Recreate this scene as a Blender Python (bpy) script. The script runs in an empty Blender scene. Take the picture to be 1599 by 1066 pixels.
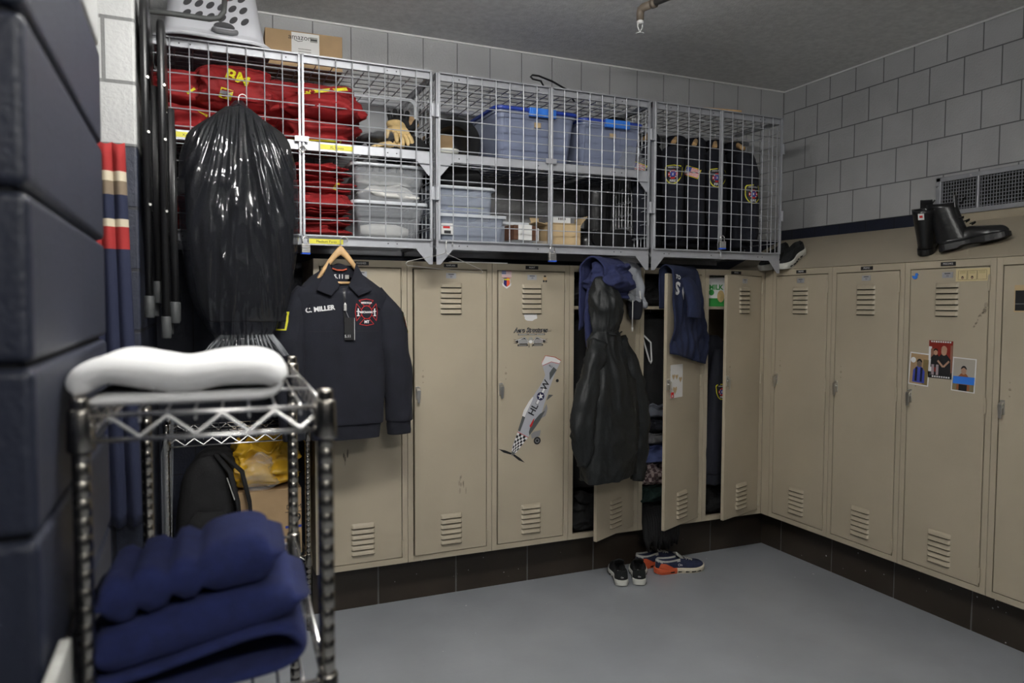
import bpy, bmesh, math, random
import numpy as np
from math import sin, cos, pi, radians as R, sqrt
from mathutils import Vector, Matrix, noise
random.seed(7)
SC = bpy.context.scene
COL = SC.collection

# ------------------------------------------------------------------ materials
def nodes_of(m):
    m.use_nodes = True
    nt = m.node_tree
    return nt, nt.nodes, nt.links, nt.nodes['Principled BSDF']

def mat(name, col, rough=.5, metal=0., var=0., vscale=8., bump=0., bscale=60., spec=.5, sheen=0., alpha=1., coat=0., trans=0., ior=1.45, emit=None):
    m = bpy.data.materials.new(name)
    nt, N, L, b = nodes_of(m)
    b.inputs['Base Color'].default_value = (*col, 1)
    b.inputs['Roughness'].default_value = rough
    b.inputs['Metallic'].default_value = metal
    b.inputs['Specular IOR Level'].default_value = spec
    b.inputs['IOR'].default_value = ior
    if sheen:
        b.inputs['Sheen Weight'].default_value = sheen
        b.inputs['Sheen Roughness'].default_value = .5
        b.inputs['Sheen Tint'].default_value = (*[min(1, c*2+.1) for c in col], 1)
    if coat: b.inputs['Coat Weight'].default_value = coat
    if alpha < 1: b.inputs['Alpha'].default_value = alpha
    if trans: b.inputs['Transmission Weight'].default_value = trans
    if emit:
        b.inputs['Emission Color'].default_value = (*col, 1)
        b.inputs['Emission Strength'].default_value = emit
    tc = None
    if var or bump:
        tc = N.new('ShaderNodeTexCoord')
    if var:
        n = N.new('ShaderNodeTexNoise'); n.inputs['Scale'].default_value = vscale; n.inputs['Detail'].default_value = 5
        L.new(tc.outputs['Object'], n.inputs['Vector'])
        mp = N.new('ShaderNodeMapRange'); mp.inputs[1].default_value = .3; mp.inputs[2].default_value = .7
        mp.inputs[3].default_value = 1-var; mp.inputs[4].default_value = 1+var
        L.new(n.outputs['Fac'], mp.inputs[0])
        mx = N.new('ShaderNodeVectorMath'); mx.operation = 'SCALE'; mx.inputs[0].default_value = col
        L.new(mp.outputs[0], mx.inputs['Scale']); L.new(mx.outputs[0], b.inputs['Base Color'])
    if bump:
        n = N.new('ShaderNodeTexNoise'); n.inputs['Scale'].default_value = bscale; n.inputs['Detail'].default_value = 4
        L.new(tc.outputs['Object'], n.inputs['Vector'])
        bp = N.new('ShaderNodeBump'); bp.inputs['Strength'].default_value = bump; bp.inputs['Distance'].default_value = .004
        L.new(n.outputs['Fac'], bp.inputs['Height']); L.new(bp.outputs[0], b.inputs['Normal'])
    return m

def srgb(r, g, b):
    f = lambda c: (c/255/12.92) if c/255 <= .04045 else ((c/255+.055)/1.055)**2.4
    return (f(r), f(g), f(b))

def wall_mat(name, bw, bh, off, zoff, uoff, paint, navy, zsplit, mortar=.004, z2=None):
    """painted concrete block: joints from u = x+y and z, navy below the paint line"""
    m = bpy.data.materials.new(name)
    nt, N, L, b = nodes_of(m)
    g = N.new('ShaderNodeNewGeometry')
    s = N.new('ShaderNodeSeparateXYZ'); L.new(g.outputs['Position'], s.inputs[0])
    a = N.new('ShaderNodeMath'); a.operation = 'ADD'; L.new(s.outputs[0], a.inputs[0]); L.new(s.outputs[1], a.inputs[1])
    a2 = N.new('ShaderNodeMath'); a2.operation = 'ADD'; L.new(a.outputs[0], a2.inputs[0]); a2.inputs[1].default_value = 40*bw+uoff
    z2_ = N.new('ShaderNodeMath'); z2_.operation = 'ADD'; L.new(s.outputs[2], z2_.inputs[0]); z2_.inputs[1].default_value = zoff
    c = N.new('ShaderNodeCombineXYZ'); L.new(a2.outputs[0], c.inputs[0]); L.new(z2_.outputs[0], c.inputs[1])
    br = N.new('ShaderNodeTexBrick'); br.offset = off; br.squash = 1
    br.inputs['Scale'].default_value = 1; br.inputs['Mortar Size'].default_value = mortar/2; br.inputs['Mortar Smooth'].default_value = .25
    br.inputs['Brick Width'].default_value = bw; br.inputs['Row Height'].default_value = bh; br.inputs['Bias'].default_value = 0
    L.new(c.outputs[0], br.inputs['Vector'])
    n = N.new('ShaderNodeTexNoise'); n.inputs['Scale'].default_value = 3; n.inputs['Detail'].default_value = 6
    L.new(g.outputs['Position'], n.inputs['Vector'])
    mp = N.new('ShaderNodeMapRange'); mp.inputs[1].default_value = .3; mp.inputs[2].default_value = .7; mp.inputs[3].default_value = .9; mp.inputs[4].default_value = 1.08
    L.new(n.outputs['Fac'], mp.inputs[0])
    gt = N.new('ShaderNodeMath'); gt.operation = 'GREATER_THAN'; L.new(s.outputs[2], gt.inputs[0]); gt.inputs[1].default_value = zsplit
    mx = N.new('ShaderNodeMix'); mx.data_type = 'RGBA'; L.new(gt.outputs[0], mx.inputs[0])
    mx.inputs[6].default_value = (*navy, 1); mx.inputs[7].default_value = (*paint, 1)
    sc_ = N.new('ShaderNodeVectorMath'); sc_.operation = 'SCALE'; L.new(mx.outputs[2], sc_.inputs[0]); L.new(mp.outputs[0], sc_.inputs['Scale'])
    dk = N.new('ShaderNodeMapRange'); dk.inputs[3].default_value = 1; dk.inputs[4].default_value = .34; L.new(br.outputs['Fac'], dk.inputs[0])
    s2 = N.new('ShaderNodeVectorMath'); s2.operation = 'SCALE'; L.new(sc_.outputs[0], s2.inputs[0]); L.new(dk.outputs[0], s2.inputs['Scale'])
    L.new(s2.outputs[0], b.inputs['Base Color'])
    n2 = N.new('ShaderNodeTexNoise'); n2.inputs['Scale'].default_value = 90; n2.inputs['Detail'].default_value = 4; L.new(g.outputs['Position'], n2.inputs['Vector'])
    h = N.new('ShaderNodeMath'); h.operation = 'MULTIPLY_ADD'; L.new(br.outputs['Fac'], h.inputs[0]); h.inputs[1].default_value = -1.6; L.new(n2.outputs['Fac'], h.inputs[2])
    bp = N.new('ShaderNodeBump'); bp.inputs['Strength'].default_value = .5; bp.inputs['Distance'].default_value = .004
    L.new(h.outputs[0], bp.inputs['Height']); L.new(bp.outputs[0], b.inputs['Normal'])
    b.inputs['Roughness'].default_value = .5
    return m

def speck_mat(name, col, rough, dots, scale, thr, var=.1, bump=.1, metal=0, patch=None, spec=.5, kmin=.43):
    """base paint with small pale paint specks and worn patches"""
    m = mat(name, col, rough, metal, var, 2.2, bump, 45, spec)
    nt, N, L, b = nodes_of(m)
    tc = N.new('ShaderNodeTexCoord')
    v = N.new('ShaderNodeTexVoronoi'); v.inputs['Scale'].default_value = scale
    L.new(tc.outputs['Object'], v.inputs['Vector'])
    nz = N.new('ShaderNodeTexNoise'); nz.inputs['Scale'].default_value = 1.3; L.new(tc.outputs['Object'], nz.inputs['Vector'])
    rr = N.new('ShaderNodeSeparateColor'); L.new(v.outputs['Color'], rr.inputs[0])
    # only a fraction of the cells carry a speck, each of its own size, clustered by the noise
    k = N.new('ShaderNodeMath'); k.operation = 'MULTIPLY'; L.new(rr.outputs[0], k.inputs[0]); L.new(nz.outputs['Fac'], k.inputs[1])
    mr = N.new('ShaderNodeMapRange'); mr.inputs[1].default_value = kmin; mr.inputs[2].default_value = .75; mr.inputs[3].default_value = 0; mr.inputs[4].default_value = thr
    L.new(k.outputs[0], mr.inputs[0])
    lt = N.new('ShaderNodeMath'); lt.operation = 'LESS_THAN'; L.new(v.outputs['Distance'], lt.inputs[0]); L.new(mr.outputs[0], lt.inputs[1])
    mx = N.new('ShaderNodeMix'); mx.data_type = 'RGBA'
    src = b.inputs['Base Color'].links[0].from_socket
    L.new(lt.outputs[0], mx.inputs[0]); L.new(src, mx.inputs[6]); mx.inputs[7].default_value = (*dots, 1)
    L.new(mx.outputs[2], b.inputs['Base Color'])
    return m

M = {}
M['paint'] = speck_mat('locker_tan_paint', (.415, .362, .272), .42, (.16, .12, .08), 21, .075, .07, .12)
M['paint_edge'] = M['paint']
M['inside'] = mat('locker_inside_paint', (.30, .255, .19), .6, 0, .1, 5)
M['plinth'] = speck_mat('brown_glazed_tile', (.034, .026, .019), .38, (.45, .45, .45), 34, .2, .25, .1, kmin=.38)
M['grout'] = mat('grout', (.12, .12, .115), .8)
M['floor'] = speck_mat('grey_floor_paint', (.285, .302, .325), .34, (.6, .6, .6), 15, .17, .1, .12, spec=.4, kmin=.38)
M['ceiling'] = mat('ceiling_paint', (.74, .74, .73), .85, 0, .1, 30, 1.0, 110)
M['galv'] = mat('silver_painted_steel', (.40, .41, .44), .40, .3, .06, 20)
M['chrome'] = mat('chrome', (.82, .81, .80), .27, 1.)
M['chrome_dark'] = mat('aged_chrome', (.33, .31, .28), .24, 1., .15, 30)
M['steel'] = mat('nickel', (.72, .71, .68), .38, 1.)
M['brass'] = mat('brass', (.55, .4, .18), .35, 1.)
M['black_plate'] = mat('black_plastic_plate', (.012, .012, .013), .4)
M['white_ink'] = mat('white_ink', (.75, .75, .75), .6)
M['white'] = mat('white_paper', (.72, .72, .71), .7)
M['black_ink'] = mat('black_ink', (.012, .012, .014), .6)
M['yellow_tape'] = mat('yellow_label_tape', (.72, .66, .05), .5)
M['blue_plastic'] = mat('blue_plastic', (.03, .10, .55), .35)
M['lid_blue'] = mat('dark_blue_lid_plastic', (.02, .05, .33), .4)
M['handle_blue'] = mat('bright_blue_plastic', (.04, .2, .72), .35)
M['navy'] = mat('navy_fleece', (.0085, .0095, .0165), .9, 0, .15, 12, .25, 300, sheen=.06)
M['navy_tee'] = mat('navy_cotton', (.012, .018, .052), .9, 0, .15, 10, .25, 250, sheen=.1)
M['navy_hood'] = mat('blue_navy_cotton', (.02, .026, .085), .9, 0, .15, 10, .25, 250, sheen=.1)
M['black_coat'] = mat('black_coated_fabric', (.010, .0115, .0125), .56, 0, .15, 10, .3, 120, spec=.45)
M['black'] = mat('black_fabric', (.008, .008, .009), .85, 0, .2, 20, .3, 200)
M['black_metal'] = mat('black_enamel_steel', (.011, .011, .012), .32)
M['rubber'] = mat('black_rubber', (.012, .012, .013), .28, 0, .1, 30, .2, 60)
M['grey_rubber'] = mat('grey_rubber', (.05, .053, .055), .5)
M['red'] = mat('red_wildland_cloth', (.235, .008, .010), .75, 0, .2, 14, .3, 200, sheen=.12)
M['yellow'] = mat('yellow_reflective_trim', (.72, .68, .03), .5)
M['tan_leather'] = mat('tan_leather', (.62, .45, .21), .6, 0, .15, 30, .2, 120)
M['wood'] = mat('pale_wood', (.60, .38, .18), .45, 0, .15, 25)
M['cardboard'] = mat('cardboard', (.37, .25, .135), .8, 0, .08, 12)
M['cardboard_pale'] = mat('pale_cardboard', (.50, .37, .21), .8, 0, .08, 12)
M['clear'] = mat('translucent_plastic', (.66, .69, .73), .22, 0, alpha=.2)
M['clear_blue'] = mat('bluish_translucent_plastic', (.27, .31, .44), .25, 0, alpha=.72)
M['clear_bin'] = mat('pale_translucent_plastic', (.52, .58, .70), .22, 0, alpha=.34)
M['rim'] = mat('frosted_rim_plastic', (.66, .69, .73), .3, alpha=.8)
M['film'] = mat('thin_clear_film', (.5, .52, .55), .1, 0, 0, 8, .15, 25, spec=.9, alpha=.16)
M['film_bag'] = mat('garment_bag_film', (.016, .017, .022), .085, 0, 0, 8, .15, 16, spec=1., alpha=.55)
M['white_cloth'] = mat('white_cotton', (.66, .65, .62), .9, 0, .08, 14, .3, 200)
M['terry_white'] = mat('white_terry', (.68, .68, .68), .95, 0, .05, 30, .6, 420, sheen=.2)
M['terry_blue'] = mat('navy_blue_terry', (.011, .018, .085), .95, 0, .18, 40, .7, 380, sheen=.12)
M['sweat_grey'] = mat('light_grey_jersey', (.40, .42, .46), .9, 0, .08, 40, .3, 300)
M['grey_cloth'] = mat('grey_cotton', (.17, .17, .18), .9, 0, .2, 14, .3, 200)
M['blue_cloth'] = mat('blue_cotton', (.10, .13, .30), .9, 0, .15, 14, .3, 200)
M['basket'] = mat('white_basket_plastic', (.70, .71, .76), .35)
M['basket_grey'] = mat('grey_grip_plastic', (.17, .17, .18), .5)
M['red_cap'] = mat('red_vinyl_cap', (.25, .02, .015), .4)
M['yellow_bag'] = mat('yellow_plastic_bag', (.62, .36, .02), .3, 0, .25, 9)
M['green'] = mat('green_print', (.03, .26, .05), .45)
M['red_ink'] = mat('red_thread', (.52, .02, .02), .7)
M['blue_ink'] = mat('blue_thread', (.03, .06, .30), .7)
M['orange'] = mat('orange_rubber', (.50, .085, .03), .55)
M['sole_white'] = mat('white_foam', (.62, .62, .57), .6)
M['sole_cream'] = mat('cream_foam', (.60, .54, .43), .6)
M['knit_grey'] = mat('grey_knit', (.34, .34, .32), .9, 0, .1, 60, .3, 300)
M['knit_navy'] = mat('navy_knit', (.014, .019, .05), .85, 0, .15, 60, .3, 300)
M['knit_black'] = mat('black_knit', (.009, .010, .011), .85, 0, .15, 60, .3, 300)
M['dark_hole'] = mat('unlit_void', (.004, .004, .004), .9)
M['scuff'] = mat('faint_scuff', (.17, .145, .11), .7, alpha=.22)
M['skin'] = mat('printed_skin', (.42, .25, .17), .5)
M['skin_dim'] = mat('printed_dim_skin', (.16, .12, .10), .5)

# ------------------------------------------------------------------ mesh helper
class MB:
    def __init__(s): s.v = []; s.f = []; s.m = []; s.mi = 0
    def add(s, vs, fs, mi=None):
        o = len(s.v); s.v += [tuple(p) for p in vs]
        s.f += [tuple(i+o for i in f) for f in fs]; s.m += [s.mi if mi is None else mi]*len(fs)
    def box(s, x0, x1, y0, y1, z0, z1, mi=None):
        s.add([(x0,y0,z0),(x1,y0,z0),(x1,y1,z0),(x0,y1,z0),(x0,y0,z1),(x1,y0,z1),(x1,y1,z1),(x0,y1,z1)],
              [(3,2,1,0),(4,5,6,7),(0,1,5,4),(1,2,6,5),(2,3,7,6),(3,0,4,7)], mi)
    def bar(s, p, q, wx, wz, mi=None, up=(0,0,1)):
        p = Vector(p); q = Vector(q); d = (q-p).normalized(); u = Vector(up)
        a = d.cross(u)
        if a.length < 1e-4: a = d.cross(Vector((1,0,0)))
        a.normalize(); b = a.cross(d)
        vs = []
        for c in (p, q):
            for i, j in ((-1,-1),(1,-1),(1,1),(-1,1)): vs.append(c+a*(i*wx/2)+b*(j*wz/2))
        s.add(vs, [(0,1,2,3),(7,6,5,4),(0,4,5,1),(1,5,6,2),(2,6,7,3),(3,7,4,0)], mi)
    def loft(s, rings, closed=True, cap0=True, cap1=True, mi=None):
        n = len(rings[0]); vs = [p for r in rings for p in r]; fs = []
        for i in range(len(rings)-1):
            for j in range(n if closed else n-1):
                k = (j+1) % n
                fs.append((i*n+j, i*n+k, (i+1)*n+k, (i+1)*n+j))
        if cap0: fs.append(tuple(reversed(range(n))))
        if cap1: fs.append(tuple(range((len(rings)-1)*n, len(rings)*n)))
        s.add(vs, fs, mi)
    def tube(s, pts, r, n=6, mi=None, caps=True, flat=1.):
        pts = [Vector(p) for p in pts]; rings = []; prev = None
        for i, p in enumerate(pts):
            d = (pts[min(i+1, len(pts)-1)] - pts[max(i-1, 0)])
            if d.length < 1e-9: d = Vector((0,0,1))
            d.normalize()
            if prev is None:
                a = d.cross(Vector((0,0,1)))
                if a.length < 1e-3: a = d.cross(Vector((1,0,0)))
            else:
                a = prev - d*prev.dot(d)
                if a.length < 1e-6: a = d.orthogonal()
            a.normalize(); prev = a; b = d.cross(a)
            rr = r[i] if isinstance(r, (list, tuple)) else r
            rings.append([p + a*(rr*cos(t)) + b*(rr*flat*sin(t)) for t in (2*pi*k/n for k in range(n))])
        s.loft(rings, True, caps, caps, mi)
    def lathe(s, prof, c=(0,0,0), n=24, mi=None, cap=True):
        rings = [[(c[0]+r*cos(2*pi*k/n), c[1]+r*sin(2*pi*k/n), c[2]+z) for k in range(n)] for r, z in prof]
        s.loft(rings, True, cap, cap, mi)
    def prism(s, poly, o, ux, uy, t, mi=None):
        o = Vector(o); ux = Vector(ux); uy = Vector(uy); nn = ux.cross(uy).normalized()*t; n = len(poly)
        vs = [o+ux*a+uy*b for a, b in poly] + [o+ux*a+uy*b+nn for a, b in poly]
        s.add(vs, [tuple(reversed(range(n))), tuple(range(n, 2*n))] + [(i, (i+1)%n, (i+1)%n+n, i+n) for i in range(n)], mi)
    def grid(s, fn, nu, nv, mi=None, cu=False):
        vs = [fn(i/(nu if cu else nu-1), j/(nv-1)) for j in range(nv) for i in range(nu)]; fs = []
        for j in range(nv-1):
            for i in range(nu if cu else nu-1):
                k = (i+1) % nu
                fs.append((j*nu+i, j*nu+k, (j+1)*nu+k, (j+1)*nu+i))
        s.add(vs, fs, mi)
    def text(s, st, o, ux, uy, size, mi=None, align='CENTER', shear=0, sx=1., bold=0.):
        cu = bpy.data.curves.new('t', 'FONT'); cu.body = st; cu.size = size; cu.align_x = align; cu.align_y = 'CENTER'; cu.shear = shear
        cu.offset = bold; cu.resolution_u = 3
        ob = bpy.data.objects.new('t', cu); COL.objects.link(ob)
        me = ob.to_mesh(); o = Vector(o); ux = Vector(ux); uy = Vector(uy)
        s.add([o+ux*(v.co.x*sx)+uy*v.co.y for v in me.vertices], [tuple(p.vertices) for p in me.polygons], mi)
        ob.to_mesh_clear(); bpy.data.objects.remove(ob); bpy.data.curves.remove(cu)
    def build(s, name, mats, parent=None, smooth=False, bevel=0, sub=0, solid=0, seg=2, auto=None, off=0):
        me = bpy.data.meshes.new(name); me.from_pydata(s.v, [], s.f)
        if not isinstance(mats, (list, tuple)): mats = [mats]
        for m in mats: me.materials.append(M[m] if isinstance(m, str) else m)
        me.polygons.foreach_set('material_index', s.m)
        me.validate(); me.update()
        bm = bmesh.new(); bm.from_mesh(me); bmesh.ops.recalc_face_normals(bm, faces=bm.faces); bm.to_mesh(me); bm.free()
        if smooth: me.shade_smooth()
        if auto: 
            me.shade_smooth(); me.set_sharp_from_angle(angle=R(auto))
        o = bpy.data.objects.new(name, me); COL.objects.link(o)
        if parent: o.parent = parent
        if solid:
            k = o.modifiers.new('s', 'SOLIDIFY'); k.thickness = solid; k.offset = off
        if bevel:
            k = o.modifiers.new('b', 'BEVEL'); k.width = bevel; k.segments = seg; k.limit_method = 'ANGLE'; k.angle_limit = R(40)
        if sub:
            k = o.modifiers.new('u', 'SUBSURF'); k.levels = sub; k.render_levels = sub
        return o

def tag(o, label, cat, group=None, kind=None):
    o['label'] = label; o['category'] = cat
    if group: o['group'] = group
    if kind: o['kind'] = kind
    return o
def empty(name, label, cat, loc=(0,0,0), rz=0, group=None):
    o = bpy.data.objects.new(name, None); COL.objects.link(o); o.empty_display_size = .05
    o.location = loc; o.rotation_euler = (0, 0, rz)
    return tag(o, label, cat, group)
def struct(o): o['kind'] = 'structure'; return o
def copy_tree(o, parent=None):
    c = o.copy(); COL.objects.link(c); c.parent = parent
    for ch in list(o.children): copy_tree(ch, c)
    return c
def nz(x, y, z): return noise.noise(Vector((x, y, z)))
def spow(a, e): return math.copysign(abs(a)**e, a)

# ------------------------------------------------------------------ the room
LZ, LH, LW = .2403, 1.524, .4572        # locker base height, height, width
LT = LZ+LH
NAVY = (.013, .0165, .032)
GREY = (.43, .435, .44)
wm_back = wall_mat('wall_block_back', .198, 2.0, 0, 1.3, .198-.4+.099+.0, GREY, NAVY, 2.0, .006)
wm_right = wall_mat('wall_block_right', .2, .2, .5, -2.066+2.2, -.3, GREY, NAVY, 2.066, .0075)
wm_left = wall_mat('wall_block_left', .406, .2032, .5, -2.066+2.032+.2032, .1, (.36, .365, .36), NAVY, 2.066, .013)

b = MB(); b.box(-5.5, .7, -6, .6, -.1, 0); struct(b.build('floor', 'floor'))
b = MB(); b.box(-5.5, .7, -6, .6, 3.02, 3.1); struct(b.build('ceiling', 'ceiling'))
b = MB(); b.box(-3.44, .6, .4, .5, 0, 3.02); struct(b.build('wall_back', wm_back))
b = MB(); b.box(.5, .6, -6, .4, 0, 3.02); struct(b.build('wall_right', wm_right))
b = MB(); NE = -1.78; cz = 1.882-.2032*9
b.box(-5.5, -3.457, -2.578, NE-.012, 0, 3.02, 1)      # mortar bed the courses sit in
for k in range(15):                                   # rounded block courses
    z0_ = max(0, cz+.2032*k-.2032+.0035); z1_ = min(3.02, cz+.2032*k-.0035)
    if z1_-z0_ > .02: b.box(-5.5, -3.445, -2.59, NE, z0_, z1_, 0)
wm_near = wall_mat('wall_block_near', .406, 40, .5, 20, .1, (.36, .365, .36), NAVY, 2.082, .004)
struct(b.build('wall_left_near', [wm_near, mat('dark_mortar', (.006, .007, .01), .9)], bevel=.011, seg=3))
b = MB(); b.box(-5.5, -3.43, -.84, .5, 0, 3.02); struct(b.build('wall_left_far', wm_left, bevel=.008))
b = MB(); b.box(-5.6, -5.5, -6, .5, 0, 3.02); struct(b.build('wall_left', wm_left))
b = MB(); b.box(-5.5, .5, -6.1, -6, 0, 3.02); struct(b.build('wall_front', wm_left))
# tiled plinths the lockers stand on
T = .1187
b = MB(); b.box(-2.743, .4, T+.003, .38, 0, LZ-.001, 1)
xs = [-.2935-.4236*k for k in range(-1, 7)]
for i in range(len(xs)-1): b.box(max(xs[i+1]+.004, -2.743), min(xs[i]-.004, T), T, T+.02, 0, LZ-.001, 0)
struct(b.build('baseboard_back', ['plinth', 'grout'], bevel=.0015))
b = MB(); b.box(T+.003, .48, -2.5, T, 0, LZ-.001, 1)
ys = [T, -.0544, -.4547, -.8706, -1.2968, -1.72, -2.14, -2.5]
for i in range(len(ys)-1): b.box(T, T+.02, ys[i+1]+.004, ys[i]-(.004 if i else 0), 0, LZ-.001, 0)
struct(b.build('baseboard_right', ['plinth', 'grout'], bevel=.0015))
b = MB(); b.box(0, .018, -.066, -.002, LZ, LT); b.box(-.002, .0, -.004, -.002, LZ, LT)
struct(b.build('trim_1', 'paint', bevel=.002))
# sloping sheet-metal top over the right-hand row
b = MB(); b.prism([(-.006, LT+.002), (.4975, 2.0), (.4975, LT+.002)], (0, .398, 0), (1,0,0), (0,0,1), 2.7)
b.prism([(.485, 1.993), (.4975, 2.0), (.4975, 2.04), (.485, 2.035)], (0, -.72, 0), (1,0,0), (0,0,1), 1.5)
tag(b.build('sloped_locker_top', 'paint', bevel=.002), 'tan sloping sheet metal top running along the right-hand lockers', 'locker top')

b = MB(); b.box(-3.43, .5, .394, .4, 3.011, 3.02); struct(b.build('trim_2', 'white'))
b = MB(); b.box(.494, .5, -6, .394, 3.011, 3.02); struct(b.build('trim_3', 'white'))

# ------------------------------------------------------------------ lockers
def louvers(w=.118, h=.16, n=6):
    b = MB(); ph = h/n
    for k in range(n):
        zt = h/2-k*ph; zb = zt-ph*.86
        def fn(u, v, zt=zt, zb=zb):
            e = min(1, (min(u, 1-u)/.1))
            e = sqrt(max(0, 1-(1-e)**2))
            prof = sin(v*pi*.5)**.8
            mid = 1-.12*math.exp(-((u-.5)/.03)**2)
            return ((u-.5)*w, -.0105*prof*e*mid, zt+(zb-zt)*v)
        b.grid(fn, 22, 7, 0)
        def slot(u, v, zb=zb):
            e = min(1, (min(u, 1-u)/.1)); e = sqrt(max(0, 1-(1-e)**2))
            return ((u-.5)*w, -.0105*e*(1-v)-.0004, zb-.0015*(1-v)+(-.001)*v)
        b.grid(slot, 22, 2, 1)
        b.box(-w/2+.004, w/2-.004, -.0012, -.0006, zb-.0042, zb, 1)
    return b
LOUV = None
def make_locker(name_text, number, door_angle=0., shelf=False, label='', label_more=None, jut=.0):
    global LOUV
    r = empty('locker', label, 'locker', group='tan louvered lockers')
    b = MB(); D = .378; g = .0012
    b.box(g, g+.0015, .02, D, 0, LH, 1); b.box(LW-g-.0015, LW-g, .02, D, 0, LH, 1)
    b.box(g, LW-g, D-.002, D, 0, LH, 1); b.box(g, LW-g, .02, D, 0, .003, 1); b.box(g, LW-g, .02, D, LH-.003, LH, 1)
    b.box(g, .0285, 0, .022, 0, LH, 0); b.box(LW-.0285, LW-g, 0, .022, 0, LH, 0)
    b.box(.0285, LW-.0285, 0, .022, 0, .0285, 0); b.box(.0285, LW-.0285, 0, .022, LH-.0345, LH, 0)
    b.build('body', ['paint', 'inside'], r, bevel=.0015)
    if shelf:
        b = MB(); b.box(.004, LW-.004, .035, D-.004, 1.298, 1.302); b.box(.004, LW-.004, .032, .036, 1.285, 1.302)
        b.build('shelf', 'paint', r)
    # door: origin on the hinge line
    dw = LW-.06; z0 = .031; z1 = LH-.037
    b = MB(); b.box(-dw+.0045, -.0025, -.0035-jut, .0165-jut, z0+.001, z1-.0015, 0)
    d = b.build('door', 'paint', r, bevel=.003)
    d.location = (LW-.03, 0, 0); d.rotation_euler = (0, 0, door_angle)
    cx = -dw*.5+.0
    if LOUV is None:
        LOUV = louvers().build('louver_vent', ['paint', 'dark_hole'], d, smooth=True); lv = LOUV
    else:
        lv = LOUV.copy(); COL.objects.link(lv); lv.parent = d
    lv.location = (cx, -.0036-jut, LH-.185)
    lv = LOUV.copy(); COL.objects.link(lv); lv.parent = d; lv.location = (cx, -.0036-jut, .15)
    b = MB()  # latch: cup plate, lift lever, strike
    xh = -dw+.020; zh = .86
    b.box(xh-.012, xh+.010, -.009, -.0035, zh-.028, zh+.036)
    b.loft([[(xh-.009, -.009, zh+.03), (xh+.009, -.009, zh+.03), (xh+.009, -.009, zh+.022), (xh-.009, -.009, zh+.022)],
            [(xh-.010, -.026, zh+.018), (xh+.010, -.026, zh+.018), (xh+.010, -.022, zh+.010), (xh-.010, -.022, zh+.010)],
            [(xh-.006, -.024, zh-.045), (xh+.006, -.024, zh-.045), (xh+.006, -.020, zh-.045), (xh-.006, -.020, zh-.045)]])
    b.tube([(xh, -.008, zh+.005), (xh, -.022, zh+.005)], .006, 10)
    b.build('latch_handle', 'steel', d, bevel=.0015)
    for dz, rr in ((.115, .003), (.085, .0065), (.055, .0035)):
        b = MB(); b.tube([(xh+.028, -.003, zh+dz), (xh+.028, -.0046, zh+dz)], [rr, rr*.8], 12)
        b.build('lock_stud', 'inside', d)
    for zz in (LH-.11, .86, .085):
        b = MB(); b.tube([(.002, -.006, zz-.032), (.002, -.006, zz+.032)], .0055, 8)
        b.tube([(.002, -.006, zz-.036), (.002, -.006, zz+.036)], .0038, 8)
        b.build('hinge', 'paint', d, smooth=False)
    b = MB(); b.box(cx-.027, cx+.027, -.0048-jut, -.0035-jut, LH-.083, LH-.056, 0)
    for sx in (-1, 1): b.box(cx+sx*.021-.002, cx+sx*.021+.002, -.0056-jut, -.0048-jut, LH-.072, LH-.068, 0)
    b.text(number, (cx, -.0051-jut, LH-.074), (1,0,0), (0,0,1), .013, 1)
    b.box(cx-.015, cx+.015, -.0051-jut, -.0049-jut, LH-.064, LH-.0605, 1)
    b.build('number_plate', ['galv', 'black_ink'], d)
    if name_text is not None:
        b = MB(); b.box(LW/2-.037, LW/2+.037, -.003, 0, LH-.0265, LH-.008, 0)
        if name_text: b.text(name_text, (LW/2, -.0033, LH-.017), (1,0,0), (0,0,1), .0125, 1)
        b.build('name_plate', ['black_plate', 'white_ink'], r)
    return r, d
specs = [  # name plate, number, door angle, shelf, label
    ('HUGHES', '21', 0, False, 'tan locker at the end of the row, behind the hanging navy pullover'),
    ('KAPLAN', '20', R(1.2), False, 'tan locker with plain bare closed door, right of the navy pullover'),
    ('HUNT', '19', 0, False, 'tan locker with a fighter plane sticker on its closed door'),
    ('', '18', R(26.8), True, 'tan locker, door ajar under the big black hooded coat'),
    ('', '17', R(24.1), True, 'tan locker, door ajar with a navy T-shirt thrown over it'),
    ('PACE', '16', R(18.7), True, 'tan locker in the corner, door ajar showing a green and white carton'),
]
LK = []
for i, (nm, num, ang, sh, lab) in enumerate(specs):
    r, d = make_locker(nm, num, ang, sh, lab)
    r.location = (-LW*6+LW*i, 0, LZ); LK.append((r, d))
specs_r = [('PREMO', '15', 'tan locker on the right wall next to the corner, bare closed door'),
           ('PREMO', '14', 'tan locker second from the corner on the right wall, bare closed door'),
           ('MISCHKE', '13', 'tan locker with three snapshots taped on its closed door, under the boots'),
           (None, '12', 'tan locker cut by the right edge of the photo, dark picture on its door')]
for k, (nm, num, lab) in enumerate(specs_r):
    r, d = make_locker(nm, num, 0, False, lab)
    r.location = (0, -.0668-LW*k, LZ); r.rotation_euler = (0, 0, -pi/2); LK.append((r, d))

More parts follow.
